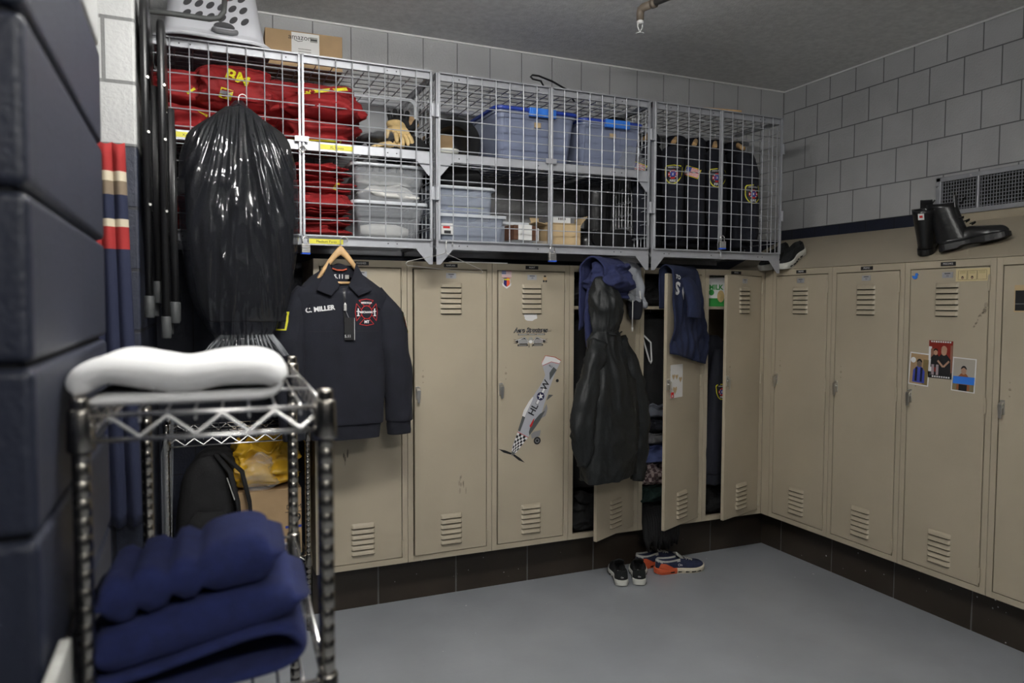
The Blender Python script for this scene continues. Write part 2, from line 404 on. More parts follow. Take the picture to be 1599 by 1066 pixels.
# ------------------------------------------------------------------ wire cages
CY0, CY1, CZ0, CZ1 = -.20, .392, 1.835, 2.645
WR = .0026
def mesh_panel(b, o, ux, uz, W, H, nx, nz_, off):
    """welded wire panel, nx by nz_ cells, in the plane of ux and uz; off moves the crossing wires apart"""
    o = Vector(o); ux = Vector(ux); uz = Vector(uz); nn = ux.cross(uz).normalized()*off
    for i in range(nx+1): p = o+ux*(W*i/nx); b.tube([p, p+uz*H], WR, 6)
    for j in range(nz_+1): p = o+uz*(H*j/nz_)+nn; b.tube([p, p+ux*W], WR, 6)
def make_cage(x0, x1, cells, label, shelf_z, tapes=(), rows=11):
    r = empty('wire_cage', label, 'wire cage', ((x0+x1)/2, .1, CZ0), 0, 'wall mounted wire cages')
    ox, oy, oz = r.location
    def part(b, name, m='galv', parent=None, **k):
        ob = b.build(name, m, parent or r, **k)
        if parent is None: ob.location = (-ox, -oy, -oz)
        return ob
    b = MB(); a = .015
    for x in (x0+.002, x1-.002-a):    # corner angle posts and end rails
        b.box(x, x+a, CY0+.012, CY0+.015, CZ0-.01, CZ1); xx = x if x < (x0+x1)/2 else x+a-.003
        b.box(xx, xx+.003, CY0+.012, CY0+.012+a, CZ0-.01, CZ1)
        b.box(x, x+a, CY1-.003, CY1, CZ0-.01, CZ1)
        for z in (CZ0, CZ1-.03): b.box(xx, xx+.003, CY0+.015, CY1, z, z+.03)
    for z, h in ((CZ0-.022, .042), (CZ1-.034, .034)) + (((shelf_z-.04, .042),) if shelf_z else ()):
        b.box(x0+.002, x1-.002, CY0+.016, CY0+.019, z, z+h); b.box(x0+.002, x1-.002, CY0+.016, CY0+.045, z+h-.003, z+h)
        b.box(x0+.002, x1-.002, CY1-.006, CY1-.003, z, z+h)
        for fx in (.1, .135, .45, .82, .855):
            px = x0+(x1-x0)*fx; b.tube([(px, CY0+.0155, z+h*.45), (px, CY0+.017, z+h*.45)], .0035, 8, 1)
    part(b, 'frame', ['galv', 'black_plate'], bevel=.0008)
    zs = [CZ0-.022]+([shelf_z-.04] if shelf_z else [])
    for z in zs:
        for sgn, x in ((1, x0+.004), (-1, x1-.004)):
            b = MB()
            if z > CZ1-.01:
                pass
            b.prism([(0, 0), (sgn*.085, 0), (sgn*.02, -.075), (0, -.075)], (x, CY0+.013, z+.002), (1,0,0), (0,0,1), .0025)
            part(b, 'gusset')
    for sgn, x in ((1, x0+.005), (-1, x1-.005)):
        b = MB(); nd = 8
        mesh_panel(b, (x, CY0+.05, CZ0+.01), (0,1,0), (0,0,1), CY1-CY0-.06, CZ1-CZ0-.02, nd, rows, WR*1.9*sgn)
        part(b, 'side_mesh')
    b = MB(); mesh_panel(b, (x0+.03, CY0+.05, CZ1-.03), (1,0,0), (0,1,0), x1-x0-.06, CY1-CY0-.06, cells, 8, WR*1.9)
    part(b, 'top_mesh')
    b = MB(); mesh_panel(b, (x0+.03, CY0+.05, CZ0+.012), (1,0,0), (0,1,0), x1-x0-.06, CY1-CY0-.06, cells, 8, -WR*1.9)
    part(b, 'bottom_mesh')
    if shelf_z:
        b = MB(); mesh_panel(b, (x0+.03, CY0+.05, shelf_z-.006), (1,0,0), (0,1,0), x1-x0-.06, CY1-CY0-.06, cells, 8, -WR*1.9)
        for k in range(1, 4):
            px = x0+(x1-x0)*k/4; b.box(px-.01, px+.01, CY0+.02, CY1-.005, shelf_z-.03, shelf_z-.016)
        part(b, 'shelf_mesh')
    xm = (x0+x1)/2
    for sgn, xa, xb in ((-1, x0+.012, xm-.004), (1, xm+.004, x1-.012)):
        b = MB(); zt = CZ1-.002; zb = CZ0+.02
        for x, w in ((xa+.004, .008), (xb-.004, .008)): b.box(x-w/2, x+w/2, CY0-.004, CY0+.004, zb, zt)
        for z in (zb, zt): b.box(xa, xb, CY0-.004, CY0+.004, z-.003, z+.003)
        mesh_panel(b, (xa, CY0, zb), (1,0,0), (0,0,1), xb-xa, zt-zb, cells//2, rows, -WR*1.2)
        d = part(b, 'door')
        xh = xa-.004 if sgn < 0 else xb+.004
        for z in (CZ0+.24, CZ0+.63):
            b = MB(); b.box(xh-.011, xh+.011, CY0-.006, CY0+.004, z-.03, z+.03); b.tube([(xh, CY0-.007, z-.03), (xh, CY0-.007, z+.03)], .006, 8)
            part(b, 'hinge', 'galv', d)
    if shelf_z:
        b = MB(); b.box(xm-.03, xm+.03, CY0-.009, CY0-.006, CZ0+.44-.012, CZ0+.44+.012); part(b, 'latch_plate')
    b = MB()
    b.tube([(xm-.004, CY0-.006, CZ0+.02), (xm-.004, CY0-.018, CZ0+.012), (xm-.004, CY0-.018, CZ0-.012)], .0035, 6)
    part(b, 'latch')
    for (tx, tz, tw, tt) in tapes:
        b = MB(); b.box(tx-tw/2, tx+tw/2, CY0+.0145, CY0+.0155, tz-.011, tz+.011, 0)
        b.text(tt, (tx, CY0+.0142, tz-.001), (1,0,0), (0,0,1), .016, 1)
        part(b, 'tape_label', ['yellow_tape', 'black_ink'])
    return r
SZ = 2.272
make_cage(-3.425, -2.207, 16, 'silver wire cage on the left full of red clothing', SZ,
          ((-3.27, SZ-.019, .12, 'XXL/XL'), (-2.66, SZ-.019, .15, 'XL Coats'), (-2.71, CZ0-.004, .15, 'Medium Pants'), (-2.9, SZ-.019, .05, '')))
make_cage(-2.197, -.985, 16, 'silver wire cage in the middle holding two blue-lidded totes', SZ)
make_cage(-.975, -.062, 12, 'silver wire cage by the corner with dark uniform coats hanging inside', None)

# ------------------------------------------------------------------ lights and camera
def area(name, loc, rot, sx, sy, e, col=(1,1,1)):
    l = bpy.data.lights.new(name, 'AREA'); l.shape = 'RECTANGLE'; l.size = sx; l.size_y = sy; l.energy = e; l.color = col
    o = bpy.data.objects.new(name, l); COL.objects.link(o); o.location = loc; o.rotation_euler = rot; return o
M['lit'] = mat('lit_fluorescent_tube', (1, .985, .95), .5, emit=1.)
M['lit'].node_tree.nodes['Principled BSDF'].inputs['Emission Strength'].default_value = 56
M['lit_dim'] = mat('dim_fluorescent_tube', (1, .985, .95), .5, emit=45.)  # weaker emission for the fixture behind the viewer
for (lx, ly) in ((-2.7, -1.9), (-2.7, -4.5)):
    t = empty('ceiling_light', 'white fluorescent ceiling fixture above the lockers' if ly > -3 else 'white fluorescent ceiling fixture behind the viewer', 'ceiling light', (lx, ly, 3.02))
    b = MB(); b.box(-.62, .62, -.045, .045, -.19, -.14)
    for k in (-.4, .4): b.tube([(k, 0, -.14), (k, 0, 0)], .012, 8)
    b.build('housing', 'white', t, bevel=.004)
    for dy in (-.085, .085):
        b = MB(); b.tube([(-.6, dy, -.235), (.6, dy, -.235)], .03, 14); b.build('tube', 'lit' if ly > -3 else 'lit_dim', t, smooth=True)
w = bpy.data.worlds.new('world'); SC.world = w; w.use_nodes = True
w.node_tree.nodes['Background'].inputs[0].default_value = (.9, .95, 1, 1); w.node_tree.nodes['Background'].inputs[1].default_value = .05

cam = bpy.data.cameras.new('camera'); co = bpy.data.objects.new('camera', cam); COL.objects.link(co); SC.camera = co
yw, pt, rl = R(23.503), R(-2.837), R(.178)
dv = Vector((sin(yw)*cos(pt), cos(yw)*cos(pt), sin(pt))); rv = Vector((cos(yw), -sin(yw), 0)); uv = rv.cross(dv)
r2 = rv*cos(rl)+uv*sin(rl); u2 = uv*cos(rl)-rv*sin(rl)
co.matrix_world = Matrix(((r2.x, u2.x, -dv.x, -3.277), (r2.y, u2.y, -dv.y, -3.593), (r2.z, u2.z, -dv.z, 1.548), (0,0,0,1)))
cam.sensor_width = 36; cam.lens = 1153.1/1599*36; cam.clip_start = .02; cam.clip_end = 50
cam.dof.use_dof = True; cam.dof.focus_distance = 4.0; cam.dof.aperture_fstop = 2.8
SC.view_settings.view_transform = 'Standard'; SC.view_settings.look = 'None'; SC.view_settings.gamma = 1; SC.view_settings.exposure = .28
SC.view_settings.use_curve_mapping = False
# ------------------------------------------------------------------ soft goods helpers
from mathutils.bvhtree import BVHTree
def tree_of(b): return BVHTree.FromPolygons([Vector(v) for v in b.v], b.f)
def decal(b, tree, d, off, back=.4):
    """lay the vertices of a flat mark onto a surface along direction d"""
    d = Vector(d).normalized(); nv = []; last = None
    for v in b.v:
        h = tree.ray_cast(Vector(v)-d*back, d, back*3)
        if h[0] is not None: nv.append(tuple(h[0]-d*off)); last = (h[0]-Vector(v)).dot(d)
        else: nv.append(tuple(Vector(v)+d*((last if last is not None else 0)-off)))
    b.v = nv; return b
def subdiv_text(*a): pass

def ridge(x, y, z, e=3.): return (1-abs(nz(x, y, z)))**e
def folded(b, c, w, d, h, seed=0, folds=3, nu=110, nv=44, amp=.010, top=.010, rot=0, ex=.45, mi=None):
    """a folded garment lying flat: soft slab with fold edges and wrinkles, base at c"""
    cr, sr = cos(rot), sin(rot)
    def fn(u, v):
        a = 2*pi*u; e = -pi/2+pi*v
        x = spow(cos(a), ex)*spow(cos(e), .38); y = spow(sin(a), ex)*spow(cos(e), .38); z = .5+.5*spow(sin(e), .75)
        X = x*w/2; Y = y*d/2; Z = z*h
        s = seed*7.3
        k = amp*(sin(folds*2*pi*z+2.2*nz(X*7+s, Y*7, 1.))+.9*nz(X*16+s, Y*16, Z*22))*(1-abs(2*z-1)**4)
        k += amp*1.3*(ridge(X*9+s, Y*9, Z*14, 4)-.5)*(1-abs(2*z-1)**4)
        k += amp*.8*(ridge(X*20+s, Y*20, Z*38, 3)-.5)*(1-abs(2*z-1)**4)
        X += x*k*1.3; Y += y*k*1.3
        Z += top*z*(nz(X*9+s, Y*9+s, 3.1)+.6*nz(X*22, Y*22+s, 5.)+.8*(ridge(X*8, Y*6+s, 2., 4)-.5))
        Z = max(Z, 0)
        return (c[0]+X*cr-Y*sr, c[1]+X*sr+Y*cr, c[2]+Z)
    b.grid(fn, nu, nv, mi, cu=True)

def soft_loft(b, rings, n=48, ex=.8, wr=.006, seed=0, cap=True, fz=3., fx=9., mi=None, vert=0., rw=None, dens=6):
    """rings: (center Vector, half width vec, half depth vec); closed wrinkled cloth tube"""
    out = []
    # refine along the length with Catmull-Rom so the cloth can wrinkle
    P = [tuple(map(Vector, r)) for r in rings]; F = []
    for i in range(len(P)-1):
        p0, p1, p2, p3 = P[max(i-1, 0)], P[i], P[i+1], P[min(i+2, len(P)-1)]
        for k in range(dens):
            t = k/dens
            F.append(tuple(.5*((2*p1[j])+(p2[j]-p0[j])*t+(2*p0[j]-5*p1[j]+4*p2[j]-p3[j])*t*t+(3*p1[j]-p0[j]-3*p2[j]+p3[j])*t**3) for j in range(3)))
    F.append(P[-1])
    m = len(F); rw = wr*1.3 if rw is None else rw; n = int(n*1.5)
    for i, (c, a, d) in enumerate(F):
        ring = []
        for k in range(n):
            t = 2*pi*k/n; p = c+a*spow(cos(t), ex)+d*spow(sin(t), ex)
            dr = (p-c).normalized() if (p-c).length > 1e-6 else Vector((0,0,0))
            q = wr*(nz(p.x*fx+seed*5, p.y*fx, p.z*fz)+.7*nz(p.x*fx*2.2, p.y*fx*2.2+seed, p.z*fz*2.5)) + rw*(ridge(p.x*fx*.8+seed, p.y*fx*.8+p.x*2, p.z*fz*1.3, 4)-.45)+rw*.45*(ridge(p.x*fx*1.9+seed, p.y*fx*1.9-p.z*4, p.z*fz*2.2+p.x*5, 4)-.45) + vert*(i/m)*sin(5*t+seed+2*nz(p.z*2, seed, 0))
            ring.append(p+dr*q)
        out.append(ring)
    b.loft(out, True, cap, cap, mi)
    return out

def rg(x, y, z, hw, hd, rot=0.):
    return (Vector((x, y, z)), Vector((hw*cos(rot), hw*sin(rot), 0)), Vector((-hd*sin(rot), hd*cos(rot), 0)))

def sleeve(b, pts, rad, flat=.75, wr=.005, seed=0, cap=True, n=28, mi=None):
    rings = []
    for i, p in enumerate(pts):
        p = Vector(p); d = Vector(pts[min(i+1, len(pts)-1)])-Vector(pts[max(i-1, 0)]); d.normalize()
        a = Vector((1,0,0))-d*d.x; a.normalize(); c = d.cross(a)
        rings.append((p, a*rad[i], c*rad[i]*flat))
    soft_loft(b, rings, n, 1., wr, seed, cap, 7, 12, mi)

def drape(b, x0, x1, zt, fl, bl, yf, yb, shift=lambda u, v: 0, wr=.006, seed=0, nu=36, nv=44, puff=.012, mi=None):
    """cloth thrown over the top of a door: path runs up the back, over and down the front. yf<yb door faces"""
    def fn(u, v):
        F = fl(u); B = bl(u); w = (yb-yf)+2*puff; tot = B+w+F; s = v*tot
        if s < B: y = yb+puff; z = zt-B+s
        elif s < B+w: k = (s-B)/w; y = yb+puff-w*k; z = zt+.45*w*sin(pi*k)*.7
        else: y = yf-puff; z = zt-(s-B-w)
        dn = max(0, (s-B-w))/max(F, .01)
        x = x0+(x1-x0)*u+shift(u, dn if s > B+w else 0)
        q = wr*(nz(x*9+seed*3, z*3.2, seed)+.7*nz(x*22, z*8, seed*2.))*(1+2*dn)
        if s >= B+w: y -= abs(q)*1.6+.02*dn*(.5+.5*sin(u*9+seed+3*nz(z*3, seed, 0)))
        elif s < B: y += abs(q)*1.2
        else: z += q*.4+.003
        return (x, y, z)
    b.grid(fn, nu, nv, mi)

def rect_pts(w, h, r, n=5):
    p = []
    for cx, cy, a in ((w/2-r, h/2-r, 0), (-w/2+r, h/2-r, 90), (-w/2+r, -h/2+r, 180), (w/2-r, -h/2+r, 270)):
        for k in range(n+1): t = R(a+90*k/n); p.append((cx+r*cos(t), cy+r*sin(t)))
    return p

def tub(parent, w, d, h, taper, m, rim=.012, rim_h=.014, lid=None, t=.0025, name='tub_wall'):
    """open plastic tub standing at the parent's origin"""
    b = MB(); R0 = []
    def ring(s, z, r, ins=0): return [(x, y, z) for x, y in rect_pts((w-2*ins)*s, (d-2*ins)*s, r)]
    b.loft([ring(taper, 0, .02), ring(taper+.02, .006, .025), ring(1, h-rim_h, .03), [(x*(1+2*rim/w), y*(1+2*rim/d), h-rim_h) for x, y in rect_pts(w, d, .03)],
            [(x*(1+2*rim/w), y*(1+2*rim/d), h) for x, y in rect_pts(w, d, .03)], ring(1, h, .03, t), ring(taper+.02, .008, .025, t)], True, True, True)
    o = b.build(name, m, parent, auto=50); b = MB(); out = lambda e, z: [(x*(1+2*(rim+e)/w), y*(1+2*(rim+e)/d), z) for x, y in rect_pts(w, d, .03)]
    b.loft([out(.0005, h-rim_h), out(.002, h-rim_h*.5), out(.0005, h+.001), ring(1, h+.001, .03, .001), ring(1, h-.004, .03, .001)], True, False, False); b.build('rim', 'rim', parent, auto=60)
    return o

def shield(w, h, n=10):
    p = [(-w/2, h*.38), (-w*.42, h*.47), (0, h*.5), (w*.42, h*.47), (w/2, h*.38)]
    p += [(w/2*cos(t)*(1 if sin(t) > -.99 else 1), h*.1+h*.6*sin(t)) for t in [-pi/2*k/n for k in range(1, n+1)]]
    p += [(-w/2*cos(t), h*.1+h*.6*sin(t)) for t in [-pi/2+pi/2*k/n for k in range(1, n)]]
    return list(reversed(p))
def flatpoly(b, poly, o, ux, uy, mi):
    o = Vector(o); ux = Vector(ux); uy = Vector(uy); n = len(poly)
    cx = sum(p[0] for p in poly)/n; cy = sum(p[1] for p in poly)/n
    vs = [o+ux*x+uy*y for x, y in poly]+[o+ux*cx+uy*cy]
    b.add(vs, [(i, (i+1) % n, n) for i in range(n)], mi)
def flatrect(b, x0, x1, y0, y1, o, ux, uy, mi, nx=1, ny=1):
    o = Vector(o); ux = Vector(ux); uy = Vector(uy)
    vs = [o+ux*(x0+(x1-x0)*i/nx)+uy*(y0+(y1-y0)*j/ny) for j in range(ny+1) for i in range(nx+1)]
    b.add(vs, [(j*(nx+1)+i, j*(nx+1)+i+1, (j+1)*(nx+1)+i+1, (j+1)*(nx+1)+i) for j in range(ny) for i in range(nx)], mi)
def circ(r, n=20, sx=1, sy=1): return [(r*sx*cos(2*pi*k/n), r*sy*sin(2*pi*k/n)) for k in range(n)]

PATCH = ['yellow', 'black_ink', 'red_ink', 'blue_ink', 'white_ink']
def sleeve_patch(o, ux, uy, nn, tree, s=1., parent=None):
    """fire department sleeve patch: yellow border, red cross, blue heart, white lettering"""
    o = Vector(o); nn = Vector(nn); b = MB()
    layers = []
    def lay(fn, k):
        q = MB(); fn(q); decal(q, tree, nn, .0025+.0005*k); b.add(q.v, q.f, None); b.m[-len(q.f):] = q.m
    lay(lambda q: flatpoly(q, [(x*s, y*s) for x, y in shield(.092, .112)], o, ux, uy, 0), 0)
    lay(lambda q: flatpoly(q, [(x*s, y*s) for x, y in shield(.082, .102)], o, ux, uy, 1), 1)
    def cross(q):
        for a in range(4):
            t = a*pi/2; ca, sa = cos(t), sin(t)
            pl = [(.006, -.006), (.025, -.013), (.027, 0), (.025, .013), (.006, .006)]
            flatpoly(q, [((x*ca-y*sa)*s, (x*sa+y*ca)*s) for x, y in pl], o, ux, uy, 2)
    lay(cross, 2)
    lay(lambda q: flatpoly(q, circ(.0165*s), o, ux, uy, 3), 3)
    def tx(q):
        U = Vector(ux); V = Vector(uy)
        q.text('FIRE', o-V*(.038*s), U, V, .019*s, 4, bold=.0004); q.text('MISSOULA', o+V*(.040*s), U, V, .0125*s, 4)
        flatrect(q, -.0025*s, .0025*s, -.007*s, .007*s, o, ux, uy, 4)
        for k in (-1, 1): flatrect(q, (k*.022-.003)*s, (k*.022+.003)*s, -.004*s, .004*s, o, ux, uy, 4)
        for a in range(4):
            t = a*pi/2+pi/4; flatpoly(q, circ(.0035*s, 8), o+U*(.021*s*cos(t))+V*(.021*s*sin(t)), ux, uy, 4)
    lay(tx, 4)
    return b.build('sleeve_patch', PATCH, parent)
def flag_patch(o, ux, uy, nn, tree, w, h, parent, name='flag_patch', plain=False, border=False):
    b = MB()
    def lay(fn, k):
        q = MB(); fn(q)
        if tree: decal(q, tree, nn, .002+.0005*k)
        b.add(q.v, q.f); b.m[-len(q.f):] = q.m
    if border: lay(lambda q: flatrect(q, -w*.55, w*.55, -h*.57, h*.57, o, ux, uy, 3, 4, 4), 0)
    def st(q):
        for k in range(13): flatrect(q, -w/2, w/2, -h/2+h*k/13, -h/2+h*(k+1)/13, o, ux, uy, 0 if k % 2 == 0 else 1, 4, 1)
    lay(st, 1)
    lay(lambda q: flatrect(q, -w/2, -w*.1, -h/2+h*6/13, h/2, o, ux, uy, 2, 2, 2), 2)
    def stars(q):
        for i in range(5):
            for j in range(4): flatpoly(q, circ(h*.018, 5), Vector(o)+Vector(ux)*(-w*.46+w*.08*i)+Vector(uy)*(h*.02+h*.125*j), ux, uy, 1)
    lay(stars, 3)
    return b.build(name, ['red_ink', 'white_ink', 'blue_ink', 'yellow'], parent)

# ------------------------------------------------------------------ cage one: red clothing, tubs, gloves
def red_item(name, label, c, w, d, h, seed, folds, rot=0, marks=(), m='red', cat='clothing', group='folded red clothing in the left cage', amp=.016):
    r = empty(name, label, cat, c, rot, group)
    b = MB(); folded(b, (0,0,0), w, d, h, seed, folds, amp=amp)
    b.build('cloth', m, r, smooth=True)
    tr = tree_of(b)
    for (kind, x, z, ww, hh, tilt) in marks:
        q = MB(); ux = Vector((cos(tilt), 0, sin(tilt))); uz = Vector((-sin(tilt), 0, cos(tilt)))
        if kind == 'bar':
            flatrect(q, -ww/2, ww/2, -hh/2, hh/2, (x, 0, z), ux, uz, 0, 8, 2); decal(q, tr, (0,1,0), .003)
            if hh > .018:
                q2 = MB(); flatrect(q2, -ww/2, ww/2, -hh/6, hh/6, (x, 0, z), ux, uz, 1, 8, 1); decal(q2, tr, (0,1,0), .004); q.add(q2.v, q2.f, 1)
            q.build('trim_stripe', ['yellow', 'galv'], r)
        else:
            q.text(kind, (x, 0, z), ux, uz, hh, 0, bold=.002); decal(q, tr, (0,1,0), .003)
            q.build('lettering', 'yellow', r)
    return r
y0 = .06
red_item('red_shirt', 'dark red folded shirt in the far left of the upper shelf with a yellow chevron', (-3.29, y0, SZ), .27, .44, .13, 1, 2, .05, (('bar', .06, .085, .05, .012, -.6),))
red_item('red_shirt', 'red folded shirt on the upper shelf, lowest beside the bagged coat', (-3.03, y0, SZ), .30, .44, .125, 2, 2, -.04)
red_item('red_shirt', 'red shirt on the upper shelf marked with large yellow letters', (-3.08, y0-.01, SZ+.115), .36, .44, .20, 3, 1, .03, (('BM', .0, .135, .05, .075, -.35), ('bar', -.05, .055, .05, .036, -.25)))
red_item('red_shirt', 'dark red rumpled shirt topping the far left of the upper shelf', (-3.31, y0+.02, SZ+.125), .23, .42, .16, 4, 1, 0, (('bar', .05, .055, .04, .010, .7),))
red_item('red_jacket', 'bright red folded jacket low in the middle of the upper shelf', (-2.73, y0, SZ), .35, .44, .12, 5, 2, .03, (('bar', -.02, .012, .22, .010, .02),))
red_item('red_jacket', 'red jacket in the middle of the upper shelf with a yellow striped edge on top', (-2.70, y0-.01, SZ+.112), .36, .46, .165, 6, 1, -.05, (('bar', .02, .128, .22, .016, .18),), amp=.016)
red_item('red_jacket', 'deep red folded jacket at the back of the upper shelf under the carton', (-2.89, y0+.02, SZ+.115), .24, .4, .175, 17, 2, .02)
for k, (z, h, lab, w, marks) in enumerate((
        (CZ0+.03, .042, 'red pants at the very bottom of the lower left stack', .27, ()),
        (CZ0+.072, .04, 'red pants second from the bottom of the lower left stack', .28, ()),
        (CZ0+.112, .036, 'red pants third from the bottom of the lower left stack', .27, ()),
        (CZ0+.148, .075, 'red pants fourth up in the lower stack, crumpled above the neat folds', .28, ()),
        (CZ0+.223, .055, 'red pants with a yellow trim strip in the lower stack', .29, (('bar', .075, .028, .035, .016, 1.1),)),
        (CZ0+.278, .07, 'red pants on top of the lower stack, tucked beneath the shelf', .27, ()))):
    red_item('red_pants', lab, (-2.735+.012*math.sin(k*2.3), y0-.012*(k % 3), z), w+.015*math.cos(k*1.7), .42, h*1.12, 20+k, 1+k % 3, .04*math.sin(k*3.1), marks, group='red pants in the lower left stack', amp=.017)
red_item('red_pants', 'red pants seen dimly behind the bagged coat at the far left', (-3.2, y0, CZ0+.03), .36, .4, .16, 31, 3, 0, group='red pants in the lower left stack')

def glove(name, label, c, rz, tilt, m, s=1., group='work gloves on the upper shelf', seed=0, roll=0):
    r = empty(name, label, 'glove', c, 0, group); r.rotation_euler = (roll, tilt, rz)
    b = MB(); rng = random.Random(seed)
    soft_loft(b, [rg(-.09*s, 0, 0, .002, .002)[:1]+(Vector((0, .045*s, 0)), Vector((0, 0, .022*s))), (Vector((-.05*s, 0, 0)), Vector((0, .043*s, 0)), Vector((0, 0, .022*s))),
                  (Vector((0, 0, 0)), Vector((0, .048*s, 0)), Vector((0, 0, .020*s))), (Vector((.03*s, 0, 0)), Vector((0, .044*s, 0)), Vector((0, 0, .014*s)))], 28, .8, .006, seed)
    b.build('palm', m, r, smooth=True)
    for i in range(4):
        b = MB(); y = (-.034+.0227*i)*s; l = (.062, .075, .072, .055)[i]*s; cu = rng.uniform(.1, .5)
        pts = [(.02*s, y, 0), (.02*s+l*.5, y*1.15, -.004), (.02*s+l*.85, y*1.25, -.02*cu-.008), (.02*s+l, y*1.28, -.045*cu-.012)]
        b.tube(pts, [.0125*s, .0125*s, .0115*s, .006*s], 8); b.build('finger', m, r, smooth=True)
    b = MB(); b.tube([(-.03*s, -.035*s, 0), (0, -.07*s, -.004), (.03*s, -.082*s, -.012), (.042*s, -.083*s, -.018)], [.015*s, .014*s, .012*s, .006*s], 8)
    b.build('thumb', m, r, smooth=True)
    return r
# tub lying on its side behind the gloves
r = empty('plastic_tub', 'clear plastic tub tipped on its side behind the gloves, upper left cage', 'tub', (-2.40, .19, SZ+.155)); r.rotation_euler = (R(82), 0, R(-4))
tub(r, .36, .25, .13, .8, 'clear')
glove('work_glove', 'black glove sticking its finger up on the upper shelf pile', (-2.33, -.02, SZ+.15), R(80), R(-75), 'black', 1.05, seed=1)
glove('work_glove', 'black glove lying flat beside the red jacket, upper shelf', (-2.44, -.02, SZ+.085), R(170), R(6), 'black', 1.05, seed=2)
glove('work_glove', 'pale tan leather glove crumpled on the pile of black gloves', (-2.34, -.09, SZ+.10), R(-80), R(38), 'tan_leather', .95, seed=3)
glove('work_glove', 'tan glove cuff peeking out at the bottom of the glove pile', (-2.41, -.10, SZ+.03), R(185), R(4), 'tan_leather', .85, seed=4)
glove('work_glove', 'black glove at the right end of the glove pile by the cage side', (-2.265, -.04, SZ+.075), R(100), R(-30), 'black', 1.05, seed=5)
glove('work_glove', 'black glove under the tan gloves on the shelf beam', (-2.31, -.06, SZ+.03), R(15), R(0), 'black', 1.1, seed=6)
b = MB(); folded(b, (-2.30, .06, SZ), .2, .3, .06, 41, 2)
tag(b.build('black_cloth', 'black', smooth=True), 'black folded cloth under the gloves on the upper shelf', 'cloth')
b = MB(); folded(b, (-2.43, -.06, SZ+.045), .20, .16, .05, 42, 1, rot=.35, amp=.004, top=.012)
tag(b.build('clear_bag', 'film', smooth=True), 'clear plastic bag lying against the red jacket, upper shelf', 'bag')
b = MB(); folded(b, (-2.265, .07, SZ+.14), .08, .14, .07, 43, 1)
tag(b.build('brown_cloth', 'cardboard', smooth=True), 'brown cloth at the right back of the glove pile', 'cloth')

def white_rolls(r, n, z, x0, x1, y, rad, m='white_cloth'):
    pass
r = empty('plastic_tub', 'lower translucent tub holding a white roll, left cage bottom shelf', 'tub', (-2.40, .06, CZ0+.026), 0, 'translucent tubs in the left cage')
tub(r, .345, .38, .172, .78, 'clear')
r = empty('plastic_tub', 'upper translucent tub holding a white cloth, stacked on another', 'tub', (-2.40, .06, CZ0+.200), 0, 'translucent tubs in the left cage')
tub(r, .35, .38, .172, .8, 'clear')
b = MB(); b.tube([(-2.53, -.06, CZ0+.066), (-2.47, -.065, CZ0+.068), (-2.36, -.06, CZ0+.066), (-2.30, -.055, CZ0+.062)], [.022, .031, .032, .02], 14)
tag(b.build('cloth_roll', 'white_cloth', smooth=True), 'white cloth roll inside the lower translucent tub', 'cloth')
b = MB(); folded(b, (-2.39, .02, CZ0+.21), .26, .24, .06, 44, 1, top=.03, amp=.012)
tag(b.build('white_cloth', 'white_cloth', smooth=True), 'white crumpled cloth inside the upper translucent tub', 'cloth')
for k in range(5):
    b = MB(); x = -2.475+.033*k+(.02 if k > 2 else 0)
    b.tube([(x, .0, CZ0+.345), (x+.003, -.005, CZ0+.375), (x+.004, -.006, CZ0+.388)], [.013, .0135, .006], 10)
    tag(b.build('glove_finger_tip', 'white_cloth', smooth=True), 'white knitted glove tip poking above the rim of the upper tub', 'glove', 'white glove tips above the tub rim')
b = MB(); folded(b, (-2.40, .06, CZ0+.27), .28, .3, .085, 45, 2)
tag(b.build('glove_bundle', 'knit_grey', smooth=True), 'bundle of grey knitted gloves filling the top of the upper tub', 'gloves')

# ------------------------------------------------------------------ cage two: totes, cartons, rubber boots
def tote(label, c, w, d, h):
    r = empty('storage_tote', label, 'storage tote', c, 0, 'blue-lidded totes in the middle cage')
    b = MB()
    rr = lambda s, z, q: [(x, y, z) for x, y in rect_pts(w*s, d*s, q)]
    b.loft([rr(.84, 0, .03), rr(.86, .01, .035), rr(.97, h-.035, .04), rr(1., h-.034, .04), rr(1., h-.022, .04), rr(.96, h-.022, .04), rr(.84, .01, .03)], True, True, True)
    for sx in (-.28, .28):
        b.loft([[(sx*w-.05, -d*.43-.0, .02), (sx*w+.05, -d*.43, .02), (sx*w+.05, -d*.40, .02), (sx*w-.05, -d*.40, .02)],
                [(sx*w-.055, -d*.49-.0, h-.04), (sx*w+.055, -d*.49, h-.04), (sx*w+.055, -d*.45, h-.04), (sx*w-.055, -d*.45, h-.04)]])
    b.build('tub_body', 'clear_blue', r, auto=40)
    b = MB(); b.loft([rr(1.02, h-.022, .045), rr(1.04, h-.018, .045), rr(1.04, h-.006, .045), rr(1.0, h, .045), rr(.8, h+.002, .04)], True, True, True)
    b.build('lid', 'lid_blue', r, auto=40)
    b = MB(); b.box(-.075+.02, .075+.02, -d*.52-.012, -d*.52+.006, h-.045, h-.002); b.box(-.06+.02, .06+.02, -d*.52-.014, -d*.52-.01, h-.03, h-.012)
    b.build('latch_clip', 'handle_blue', r, bevel=.004)
    b = MB(); b.box(-.018, .018, -d*.497, -d*.49, h-.095, h-.07); b.build('sticker', 'cardboard_pale', r)
    return r
tote('large blue-lidded tote in the middle of the upper shelf', (-1.635, .11, SZ), .46, .50, .275)
tote('smaller blue-lidded tote near the right end of the upper shelf', (-1.185, .10, SZ), .385, .46, .265)
b = MB(); folded(b, (-1.08, -.158, SZ), .13, .05, .13, 51, 1, amp=.006, top=.02)
